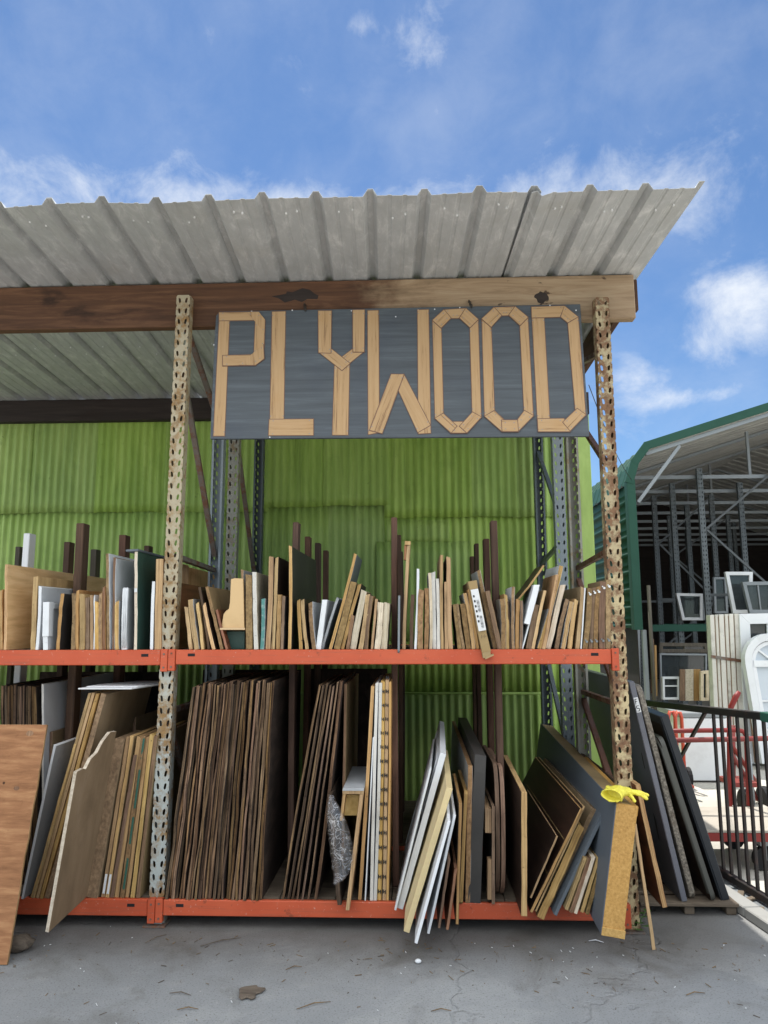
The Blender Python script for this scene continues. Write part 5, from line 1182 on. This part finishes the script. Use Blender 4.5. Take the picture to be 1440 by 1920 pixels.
# red hand truck with tall crooked handle
h2 = empty('hand_truck', at(1385, 1510, 2.6), 'tall red hand truck with crooked grip and black wheels right of the appliance', 'hand truck', 'hand trucks behind the gate')
yh = 2.75
tubepx([(1368, 1512, yh - .2), (1367, 1345, yh), (1371, 1325, yh), (1380, 1306, yh), (1386, 1297, yh)], [.022, .02, .024, .026, .018], 'main_handle', 'red_paint', h2)
tubepx([(1376, 1510, yh + .1), (1375, 1360, yh + .1)], .018, 'side_rail', 'red_paint', h2)
tubepx([(1371, 1395, yh), (1410, 1455, yh + .25), (1421, 1470, yh + .3)], .018, 'support_leg', 'red_paint', h2)
tubepx([(1371, 1412, yh), (1405, 1468, yh + .2), (1420, 1500, yh + .2)], .018, 'support_leg', 'red_paint', h2)
tubepx([(1404, 1415, yh + .05), (1412, 1508, yh + .05)], .022, 'grey_strut', 'shed_steel', h2)
m = MB(); q0, q1 = at(1376, 1512, yh - .15), at(1424, 1496, yh - .15); m.box((q0.x, yh - .15, .20), (q1.x - q0.x, 0, .0), (0, .3, 0), (0, 0, .04)); part(m, 'axle_plate', 'red_paint', h2, bevel=.003)
for px, py, Y in ((1398, 1507, yh - .19), (1433, 1500, yh + .15)):
    c = at(px, py, Y); m = MB(); m.tube([c + Vector((-.025, 0, 0)), c + Vector((.025, 0, 0))], .12, 18); part(m, 'wheel', 'rubber', h2)
# white box appliance
f0, f1 = atz(1282, 1463, .02), atz(1370, 1463, .02); ay = f0.y
az1 = at(1282, 1336, ay).z
ap = empty('white_appliance', ((f0.x + f1.x) / 2, ay + .3, 0), 'tall white box appliance with grey top standing behind the hand trucks', 'appliance')
m = MB(); m.cbox(f0.x - .0, f1.x, ay + .012, ay + .70, .02, az1 - .05); part(m, 'body', 'white', ap, bevel=.008)
m = MB(); m.cbox(f0.x + .0, f1.x, ay - .02, ay + .0115, .02, az1 - .055); part(m, 'front_panel', 'white', ap, bevel=.006)
m = MB(); m.cbox(f0.x - .01, f1.x + .01, ay - .025, ay + .71, az1 - .0495, az1); part(m, 'top_lid', 'grey_blue' if False else 'shed_steel', ap, bevel=.006)
m = MB()
for X in (f0.x + .03, f1.x - .07):
    for Y in (ay + .02, ay + .62): m.cbox(X, X + .04, Y, Y + .04, .001, .0195)
part(m, 'foot', 'rubber', ap)

# ------------------------------------------------------------------ open green shed
SY = 5.8
c_lo, c_hi = at(1197, 1178, SY), at(1180, 905, SY)
SX = c_lo.x; SZ0 = c_lo.z; EZ = c_hi.z
shed = empty('metal_shed', (SX, SY, 0), 'open fronted green metal shed with ribbed side wall and pale ribbed roof', 'shed')
SD = 12.5; SW = 8.5
bend = at(1212, 838, SY); eav = at(1190, 868, SY); rise = at(1440, 765, SY)
slope = (rise.z - bend.z) / (rise.x - bend.x); apexX = SX + SW / 2; apexZ = bend.z + slope * (apexX - bend.x)
m = MB(); pit = (EZ - SZ0) / 8.0
nz = 9
pr = []
z = SZ0
while z < EZ - .02:
    pr += [(0, z)] + [(-.030 * math.sin(math.pi * q / 7), z + .026 - .026 * math.cos(math.pi * q / 7)) for q in range(1, 7)] + [(0, z + .0525), (0, z + pit * .48), (-.010, z + pit * .50), (-.010, z + pit * .56), (0, z + pit * .58)]; z += pit
pr.append((0, EZ + .02))
ny = 12
for j in range(ny + 1):
    y = SY + .02 + SD * j / ny
    for (dx, z) in pr: m.v.append((SX + .02 + dx, y, z))
n = len(pr)
for j in range(ny):
    for i in range(n - 1): m.f.append((j * n + i, (j + 1) * n + i, (j + 1) * n + i + 1, j * n + i + 1)); m.m.append(0)
o = part(m, 'wall_panel', 'shed_green', shed, smooth=True); s = o.modifiers.new('thickness', 'SOLIDIFY'); s.thickness = .002
m = MB(); m.cbox(SX - .055, SX + .055, SY - .02, SY + .018, SZ0 - .02, EZ + .03); m.cbox(SX - .055, SX - .05, SY + .0185, SY + .12, SZ0 - .02, EZ + .03); part(m, 'corner_trim', 'shed_green', shed, bevel=.004)
# roof sheets: bent eave then slope to the ridge and down the other side
path = [(SX - .02, EZ + .0), (eav.x - .0, eav.z + .0), (bend.x, bend.z), (apexX, apexZ), (2 * apexX - bend.x, bend.z), (2 * apexX - SX, EZ)]
m = MB(); step = .3; yy = SY + .02; ys_ = []
while yy < SY + SD:
    ys_ += [(yy, 0), (yy + .03, .03), (yy + .06, .03), (yy + .09, 0)]; yy += step
ys_.append((SY + SD, 0))
for (y, h) in ys_:
    for (x, z) in path: m.v.append((x, y, z + h))
n = len(path)
for j in range(len(ys_) - 1):
    for i in range(n - 1): m.f.append((j * n + i, j * n + i + 1, (j + 1) * n + i + 1, (j + 1) * n + i)); m.m.append(0)
o = part(m, 'roof_sheet', ['shed_green', 'shed_roof'], shed); s = o.modifiers.new('thickness', 'SOLIDIFY'); s.thickness = .003; s.offset = 1; s.material_offset = 1
m = MB()
for q, ((xa, za), (xb_, zb_)) in enumerate(zip(path, path[1:])):
    a = Vector((xa, SY - .012 - .003 * (q % 2), za + .015)); b = Vector((xb_, a.y, zb_ + .015)); d = (b - a).normalized() * .022; m.bar(a - d, b + d, .028, .11)
part(m, 'gable_trim', 'shed_green', shed)
m = MB()
for (xa, za), (xb_, zb_) in zip(path[2:5], path[3:5]): m.bar((xa, SY + .06, za - .085), (xb_, SY + .06, zb_ - .085), .06, .05)
part(m, 'front_rafter', 'shed_steel', shed)
p, q = at(1274, 836, SY + .06), at(1196, 942, SY + .06); m = MB(); m.bar(p, q, .045, .045); part(m, 'knee_brace', 'shed_steel', shed, bevel=.003)
for k in range(1, 10):
    y = SY + .06 + 1.25 * k
    m = MB(); m.bar((SX + .1, y, EZ + .32), (2 * apexX - SX - .1, y, EZ + .32), .05, .055); part(m, 'tie_beam', 'shed_steel', shed)
    if k % 2 == 0:
        m = MB()
        for (xa, za), (xb_, zb_) in zip(path[1:5], path[2:5]): m.bar((xa, y, za - .04), (xb_, y, zb_ - .04), .05, .05)
        part(m, 'rafter', 'shed_steel', shed)
    if k % 3 == 1:
        X = SX + 1.9 + .3 * k; m = MB(); m.bar((X, y + .05, EZ + .35), (X, y + .05, bend.z + slope * (X - bend.x) - .07), .04, .04); part(m, 'strut', 'shed_steel', shed)
m = MB(); m.prism([(SX, SY + SD, 0)] + [(x, SY + SD, z) for x, z in path] + [(2 * apexX - SX, SY + SD, 0)], (0, .05, 0)); part(m, 'back_wall', 'dark_timber', shed)  # dark colour stands in for the deep shade inside the shed
m = MB(); m.cbox(2 * apexX - SX, 2 * apexX - SX + .03, SY + .1, SY + SD, 0, EZ); part(m, 'far_wall', 'dark_timber', shed)  # interior shade put into the wall colour here too
m = MB(); a = at(1209, 1240, SY + .05); m.cbox(a.x - .02, a.x + .035, SY + .02, SY + .075, .002, SZ0 - .021); part(m, 'wall_post', 'shed_steel', shed, bevel=.003)
m = MB(); a = at(1219, 1200, SY + .0); m.tube([(a.x, SY - .05, .002), (a.x - .0, SY - .05, at(1214, 1098, SY).z)], .025, 10); part(m, 'standing_pole', 'stud_grey', shed, smooth=True)
for k in range(2, 6):
    m = MB(); y = SY + .05 + k * 3.0; m.cbox(SX + .025, SX + .08, y, y + .06, .002, EZ + .3); part(m, 'wall_post', 'shed_steel', shed)
m = MB(); m.cbox(SX + .062, SX + .075, SY + .3, SY + SD - .1, .3, EZ - .1); part(m, 'shade_liner', 'dark_timber', shed)  # dark liner added so the inner side wall reads as shaded
# racks inside the shed
def shed_rack(label, frames, beams, Y0):
    e = empty('pallet_rack', (frames[0][0][0], Y0, 0), label, 'rack', 'storage racks inside the shed')
    for (xa, y, xb_, top) in [(f[0][0], f[0][1], f[1], f[2]) for f in frames]:
        for X in (xa, xb_):
            o = part(channel(X, X, y, 1, .01, top, dep=.06), 'post', 'shed_post', e)
            so_ = o.modifiers.new('thickness', 'SOLIDIFY'); so_.thickness = .003
        if y == frames[0][0][1]:
            nb = [(.3, 1.2), (1.2, 2.0), (2.0, 3.0), (3.0, top - .1)]
            for k, (a, b) in enumerate(nb):
                m = MB(); m.bar((xa + .05, y + .03, a if k % 2 else b), (xb_ - .05, y + .03, b if k % 2 else a), .03, .03); part(m, 'brace', 'shed_brace', e)
        m = MB(); m.bar((xa + .04, y + .03, 2.02), (xb_ - .04, y + .03, 2.02), .04, .04); part(m, 'brace', 'shed_brace', e)
    for (xa, xb_, y, z, mat) in beams:
        m = MB(); m.cbox(xa, xb_, y, y + .05, z - .1, z); part(m, 'shelf_beam', mat, e, bevel=.004)
    return e
def px_(px, Y): return at(px, 1100, Y).x
YA, YB_, YC = 7.0, 9.0, 11.6
shed_rack('grey perforated storage rack nearest the shed opening', [((px_(1326, YA), YA), px_(1470, YA), at(1324, 877, YA).z), ((px_(1326, YA), YA + 1.2), px_(1470, YA), at(1324, 877, YA).z)], [(px_(1222, YA - .3), px_(1326, YA) - .05, YA - .1, at(1270, 1171, YA).z, 'shed_green')], YA)
shed_rack('grey storage rack second in from the shed opening', [((px_(1236, YB_), YB_), px_(1346, YB_), at(1234, 926, YB_).z), ((px_(1236, YB_), YB_ + 1.2), px_(1346, YB_), at(1234, 926, YB_).z)], [(px_(1240, YB_), px_(1346, YB_), YB_, 1.6, 'shed_green')], YB_)
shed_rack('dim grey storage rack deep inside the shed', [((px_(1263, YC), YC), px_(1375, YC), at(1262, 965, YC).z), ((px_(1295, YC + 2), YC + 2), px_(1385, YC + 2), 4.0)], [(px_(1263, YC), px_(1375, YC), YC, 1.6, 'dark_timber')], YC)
# windows and panels stored in and before the shed
def window(label, corners, Y, fw, mat='white', bars=(), dep=.06, lean=0, group='windows stored in and around the shed', glass=True):
    P = [at(x, y, Y) for x, y in corners]      # BL, BR, TR, TL
    P = [p + Vector((0, lean * (p.z - P[0].z), 0)) for p in P]
    e = empty('old_window', P[0], label, 'window', group)
    def ins(d):
        o_ = []
        for i in range(4):
            e1 = (P[(i + 1) % 4] - P[i]).normalized(); e0 = (P[(i - 1) % 4] - P[i]).normalized(); o_.append(P[i] + e1 * d + e0 * d)
        return o_
    I = ins(fw); m = MB(); dv = Vector((0, dep, 0))
    for i in range(4): m.prism([P[i], P[(i + 1) % 4], I[(i + 1) % 4], I[i]], dv)
    sash = part(m, 'sash', mat, e, bevel=.003)
    if glass:
        m = MB(); G_ = [p + dv * .45 for p in I]; m.prism(G_, dv * .1); part(m, 'pane', 'window_glass', sash)
    if bars:
        m = MB()
        for a, b in bars:
            f = lambda u, v: (I[0] * (1 - u) + I[1] * u) * (1 - v) + (I[3] * (1 - u) + I[2] * u) * v
            m.bar(f(*a) + dv * .3, f(*b) + dv * .3, .018, .018)
        part(m, 'glazing_bar', mat, sash)
    return e
window('wide pale window frame lying under the dark green shed beam', [(1236, 1224), (1328, 1224), (1328, 1206), (1237, 1205)], 6.6, .05, 'stud_grey', [((.52, 0), (.52, 1))])
window('large dark window with thin pale edge low in the shed', [(1239, 1312), (1326, 1312), (1326, 1226), (1237, 1225)], 6.5, .025, 'shed_steel')
window('small white window standing left of the tan shed boards', [(1243, 1312), (1275, 1312), (1275, 1269), (1242, 1269)], 6.2, .03, 'white', [((0, .62), (1, .62))])
window('white window frame tilted on the upper shed shelf', [(1280, 1163), (1318, 1163), (1318, 1113), (1268, 1112)], 8.0, .045, 'white')
window('tall pale framed window leaning by the right shed brace', [(1375, 1150), (1410, 1150), (1412, 1072), (1360, 1072)], 6.6, .05, 'white')
window('greenish framed window leaning over the white window stack', [(1406, 1150), (1450, 1150), (1450, 1090), (1392, 1091)], 6.3, .05, 'steel_grey', [((.5, 0), (.5, 1))])
for i, (x0_, x1_, lb) in enumerate(((1275, 1285, 'brown board edge left of the tan shed boards'), (1285, 1301, 'tan vertical shed board beside the small white window'), (1301, 1314, 'yellowish vertical shed board, middle of three'))):
    m = MB(); P = [at(x, y, 6.15 + .02 * i) for x, y in ((x0_, 1314), (x1_ - .5, 1314), (x1_ - .5, 1255), (x0_, 1255))]; m.prism(P, (0, .03, 0)); solid(m, 'wood_board', ['brown_edge', 'mdf_edge', 'ply_face'][i], lb, 'board', 'boards stored in the shed', bevel=.002)
window('small pale window standing behind the tilted white one', [(1293, 1163), (1323, 1163), (1323, 1122), (1290, 1122)], 8.3, .04, 'steel_grey')
window('tall narrow window standing left of the near shed post', [(1296, 1312), (1320, 1312), (1320, 1232), (1296, 1232)], 7.2, .035, 'stud_grey')
window('pale window frame behind the right shed windows', [(1340, 1150), (1366, 1150), (1362, 1082), (1338, 1082)], 7.6, .035, 'shed_steel')
window('narrow pale window right of the yellowish shed board', [(1314, 1314), (1330, 1314), (1330, 1257), (1314, 1259)], 6.1, .04, 'pale_edge')
for i, (x0_, x1_, tp, bt_, mt, lb) in enumerate(((1197, 1202, 1180, 1330, 'shed_steel', 'grey pole leaning inside the shed corner'), (1222, 1228, 1198, 1300, 'brown_edge', 'brown upright plank behind the shed pole'), (1229, 1233, 1210, 1305, 'ply_face', 'tan upright plank behind the shed pole'))):
    m = MB(); P = [at(x, y, 6.3) for x, y in ((x0_, bt_), (x1_, bt_), (x1_ - 2, tp), (x0_ - 2, tp))]; m.prism(P, (0, .05, 0)); solid(m, 'upright_plank', mt, lb, 'plank', 'planks stored in the shed', bevel=.002)
# strapped stack of white window units seen edge-on, plus the window in front and the arched one
WYs = 4.75
edges = [(1331, 1339), (1341, 1346), (1348, 1357), (1359, 1365), (1367, 1375), (1377, 1386)]
for i, (a, b) in enumerate(edges):
    P = [at(x, y, WYs - .0) for x, y in ((a + 13, 1432), (b + 13, 1432), (b, 1153 - i * .5), (a, 1153 - i * .5))]
    e = empty('window_unit', P[0], f'white window unit seen edge on, {ORD[i]} from left in the strapped stack', 'window', 'strapped stack of white window units')
    m = MB(); m.prism(P, (0, .12, 0)); part(m, 'jamb', 'dirty_white', e, bevel=.004)
    m = MB(); w_ = (P[1] - P[0]).x; m.prism([P[1] + Vector((.001, .012, .02)), P[1] + Vector((.016, .012, .02)), P[2] + Vector((.016, .012, -.02)), P[2] + Vector((.001, .012, -.02))], (0, .10, 0)); part(m, 'wood_spacer', 'brown_edge', e)
m = MB(); a, b = at(1333, 1231, WYs - .004), at(1396, 1240, WYs - .004); m.bar(a, b, .006, .035); solid(m, 'steel_strap', 'brace_rust', 'rusty strap around the stack of white window units', 'strap')
bars = [((.5, 0), (.5, 1)), ((0, .35), (1, .35)), ((0, .68), (1, .68))]
window('white window with glazing bars ending the strapped stack', [(1400, 1432), (1500, 1432), (1494, 1149), (1386, 1151)], WYs - .02, .12, 'white', [((.5, 0), (.5, 1)), ((0, .45), (1, .45)), ((0, .72), (1, .72))], .1)
# arched window
ar = empty('arched_window', at(1420, 1435, 4.45), 'white arched window with fan bars leaning on the strapped window stack', 'window', 'windows stored in and around the shed')
Ya = 4.45
cxp, rx = 1462, 57
cx0 = at(cxp, 1245, Ya); rad = cx0.x - at(cxp - rx, 1245, Ya).x; bz = at(1420, 1432, Ya).z
def arch(r_, zb, Y, tiltx=.07):
    pts = [(cx0.x - r_ , zb)] + [(cx0.x + r_ * math.cos(math.pi - math.pi * k / 20), cx0.z + r_ * math.sin(math.pi * k / 20)) for k in range(21)] + [(cx0.x + r_, zb)]
    return [Vector((x - tiltx * (z - bz) + .06, Y + .06 * (z - bz), z)) for x, z in pts]
def archring(r0_, r1_, zb0, zb1, Y, dep, name, mat):
    A_, B_ = arch(r0_, zb0, Y), arch(r1_, zb1, Y); m = MB(); dv = Vector((0, dep, 0))
    for i in range(len(A_) - 1): m.prism([A_[i], A_[i + 1], B_[i + 1], B_[i]], dv)
    m.prism([A_[0], B_[0], B_[-1], A_[-1]], dv) if zb0 != zb1 else None
    return part(m, name, mat, ar)
archring(rad, rad - .075, bz, bz + .075, Ya, .10, 'frame', 'white')
archring(rad - .085, rad - .125, bz + .085, bz + .125, Ya + .02, .06, 'sash', 'white')
m = MB(); m.prism(arch(rad - .12, bz + .12, Ya + .05), (0, .006, 0)); part(m, 'pane', 'sky_glass', ar)
m = MB()
sh_ = lambda x, z: Vector((x - .07 * (z - bz) + .06, Ya + .035 + .06 * (z - bz), z))
m.bar(sh_(cx0.x - rad + .1, cx0.z), sh_(cx0.x + rad - .1, cx0.z), .05, .07, up=(0, 0, 1))
for a in (math.pi * .25, math.pi * .5, math.pi * .75): m.bar(sh_(cx0.x + .05 * math.cos(a), cx0.z + .05), sh_(cx0.x + (rad - .1) * math.cos(a), cx0.z + (rad - .1) * math.sin(a)), .02, .02)
for f in (.33, .62): m.bar(sh_(cx0.x - rad + .1, bz + (cx0.z - bz) * f), sh_(cx0.x + rad - .1, bz + (cx0.z - bz) * f), .02, .02)
m.bar(sh_(cx0.x, bz + .1), sh_(cx0.x, cx0.z), .02, .02)
part(m, 'glazing_bar', 'white', ar)
m = MB(); P = [at(x, y, Ya + .13) for x, y in ((1419, 1432), (1424, 1432), (1408, 1215), (1399, 1245))]; m.prism(P, (0, .06, 0)); solid(m, 'wood_board', 'brown_edge', 'brown board standing behind the arched window edge', 'board')
# wire from the shelter to the shed
m = MB(); a, b = at(1104, 722, 2.2), at(1184, 900, SY - .04)
m.tube([a.lerp(b, k / 12) - Vector((0, 0, .10 * math.sin(math.pi * k / 12))) for k in range(13)], .004, 6); solid(m, 'cable', 'chain_steel', 'thin sagging cable running from the shelter roof to the shed corner', 'cable')
m = MB(); a = at(1200, 1215, 5.0); r = random.Random(2)
pts = [a + Vector((.12 * math.sin(k * .9) + .02 * k * .2, .05 * math.cos(k * 1.3), -.045 * k + .05 * math.sin(k * 1.7))) for k in range(18)]

# ------------------------------------------------------------------ ground litter
r = random.Random(21)
m = MB()
for k in range(520):
    q = r.random()
    if q < .6: x, y = r.uniform(-3.2, 1.9), -.12 - abs(r.gauss(0, .32))
    else: x, y = r.uniform(-3, 2.6), r.uniform(-2.2, .0)
    a = r.uniform(0, 3.14); ln = r.choice((.005, .007, .009, .012, .02, .035)) * r.uniform(.6, 1.2); wd = r.uniform(.001, .0032)
    d = Vector((math.cos(a), math.sin(a), 0)); c = Vector((x, y, .0022)); m.bar(c - d * ln / 2, c + d * ln / 2 + Vector((0, 0, r.uniform(0, .004))), wd, .0022, mi=r.choice((0, 0, 1, 1, 1, 0, 2)) if ln < .02 else r.choice((0, 1)))
o = m.build('wood_litter', ['straw', 'bark_brown', 'label_paper']); tag(o, 'fine wood shreds and straw scattered on the grey ground', 'litter', None, 'stuff')
for px0, py0, px1, py1, lb in ((272, 1768, 312, 1752, 'bent straw piece on the ground below the left bracket'), (376, 1774, 452, 1758, 'long thin straw stick on the ground below the dark stack'), (332, 1893, 372, 1892, 'short stick at the lower left of the ground'), (556, 1892, 620, 1878, 'slender brown twig right of the bark piece'),
                               (808, 1896, 846, 1895, 'short straight stick on the open ground right of the twig'), (318, 1862, 358, 1866, 'thin twig left of the bark piece'), (536, 1818, 566, 1812, 'small pale splinter in the middle of the ground'), (1104, 1764, 1132, 1767, 'white plastic sliver on the ground by the countertop foot'), (1286, 1866, 1322, 1862, 'short twig on the ground at the right')):
    a, b = atz(px0, py0, .006), atz(px1, py1, .006); m = MB(); mid = (a + b) / 2 + Vector((0, .012, .004)); m.tube([a, mid, b], [.0016, .0024, .0012], 6)
    solid(m, 'twig' if 'plastic' not in lb else 'plastic_sliver', 'white' if 'plastic' in lb else r.choice(('straw', 'bark_brown')), lb, 'twig' if 'plastic' not in lb else 'litter', 'twigs and splinters on the ground', smooth=True)
c = atz(468, 1862, .004); m = MB(); pts = []
for k in range(16):
    a = k * .3927; rr = .062 * (1 + .75 * noise.noise(Vector((k * 2.7, 2, 5)))); pts.append((c.x + math.cos(a) * rr * .85, c.y + math.sin(a) * rr * 1.1, .003))
m.prism(pts, (0, 0, .010)); o = solid(m, 'bark_piece', 'bark_brown', 'flat ragged piece of brown bark lying on the open ground', 'bark', bevel=.004)
c = atz(784, 1805, .004); m = MB()
for j in range(6):
    for k in range(12): a = k * .5236; u = j / 5 * math.pi; m.v.append((c.x + .016 * math.sin(u) * math.cos(a), c.y + .013 * math.sin(u) * math.sin(a), .011 + .010 * math.cos(u)))
for j in range(5):
    for k in range(12): m.f.append((j * 12 + k, (j + 1) * 12 + k, (j + 1) * 12 + (k + 1) % 12, j * 12 + (k + 1) % 12)); m.m.append(0)
solid(m, 'bottle_cap', 'white', 'small white round cap lying on the ground below the thin white sheets', 'cap', smooth=True)
c = atz(34, 1775, .02); m = MB()
for j in range(8):
    for k in range(14):
        a = k * 2 * math.pi / 14; u = j / 7 * math.pi; q = 1 + .35 * noise.noise(Vector((math.sin(u) * math.cos(a) * 2, math.sin(u) * math.sin(a) * 2, math.cos(u) * 2)))
        m.v.append((c.x + .075 * q * math.sin(u) * math.cos(a), c.y + .05 * q * math.sin(u) * math.sin(a), max(.001, .035 + .042 * q * math.cos(u))))
for j in range(7):
    for k in range(14): m.f.append((j * 14 + k, (j + 1) * 14 + k, (j + 1) * 14 + (k + 1) % 14, j * 14 + (k + 1) % 14)); m.m.append(0)
solid(m, 'rag', 'bark_brown', 'crumpled brown rag on the ground beside the big plywood foot', 'rag', smooth=True)
# weed
c = atz(1197, 1742, 0); wd_ = empty('weed', c, 'small green weed growing at the foot of the rusty post', 'plant'); r = random.Random(6)
lf, stm = MB(), MB()
for k in range(11):
    a = r.uniform(0, 6.28); h = r.uniform(.02, .09); rr = r.uniform(.02, .075); tip = c + Vector((math.cos(a) * rr, math.sin(a) * rr, h)); stm.tube([c, c.lerp(tip, .5) + Vector((0, 0, .01)), tip], .0016, 5)
    for q in range(3):
        b = a + (q - 1) * .9; d = Vector((math.cos(b), math.sin(b), .2)).normalized(); s_ = d.cross(Vector((0, 0, 1))).normalized(); ln = r.uniform(.022, .038)
        lf.prism([tip, tip + d * ln * .5 + s_ * ln * .36, tip + d * ln, tip + d * ln * .5 - s_ * ln * .36], (0, 0, .0015))
part(stm, 'stem', 'leaf_green', wd_); part(lf, 'leaf', 'leaf_green', wd_)
# far ground behind: a plain low fence line so the horizon is closed beyond the yard

for o in list(COL.objects):
    if o.parent is None and o.get('category') and not o.get('kind'): o['kind'] = 'thing'

for o in COL.objects:
    lb = o.get('label')
    if lb and len(lb.split()) > 16: print('LONGLABEL', lb)
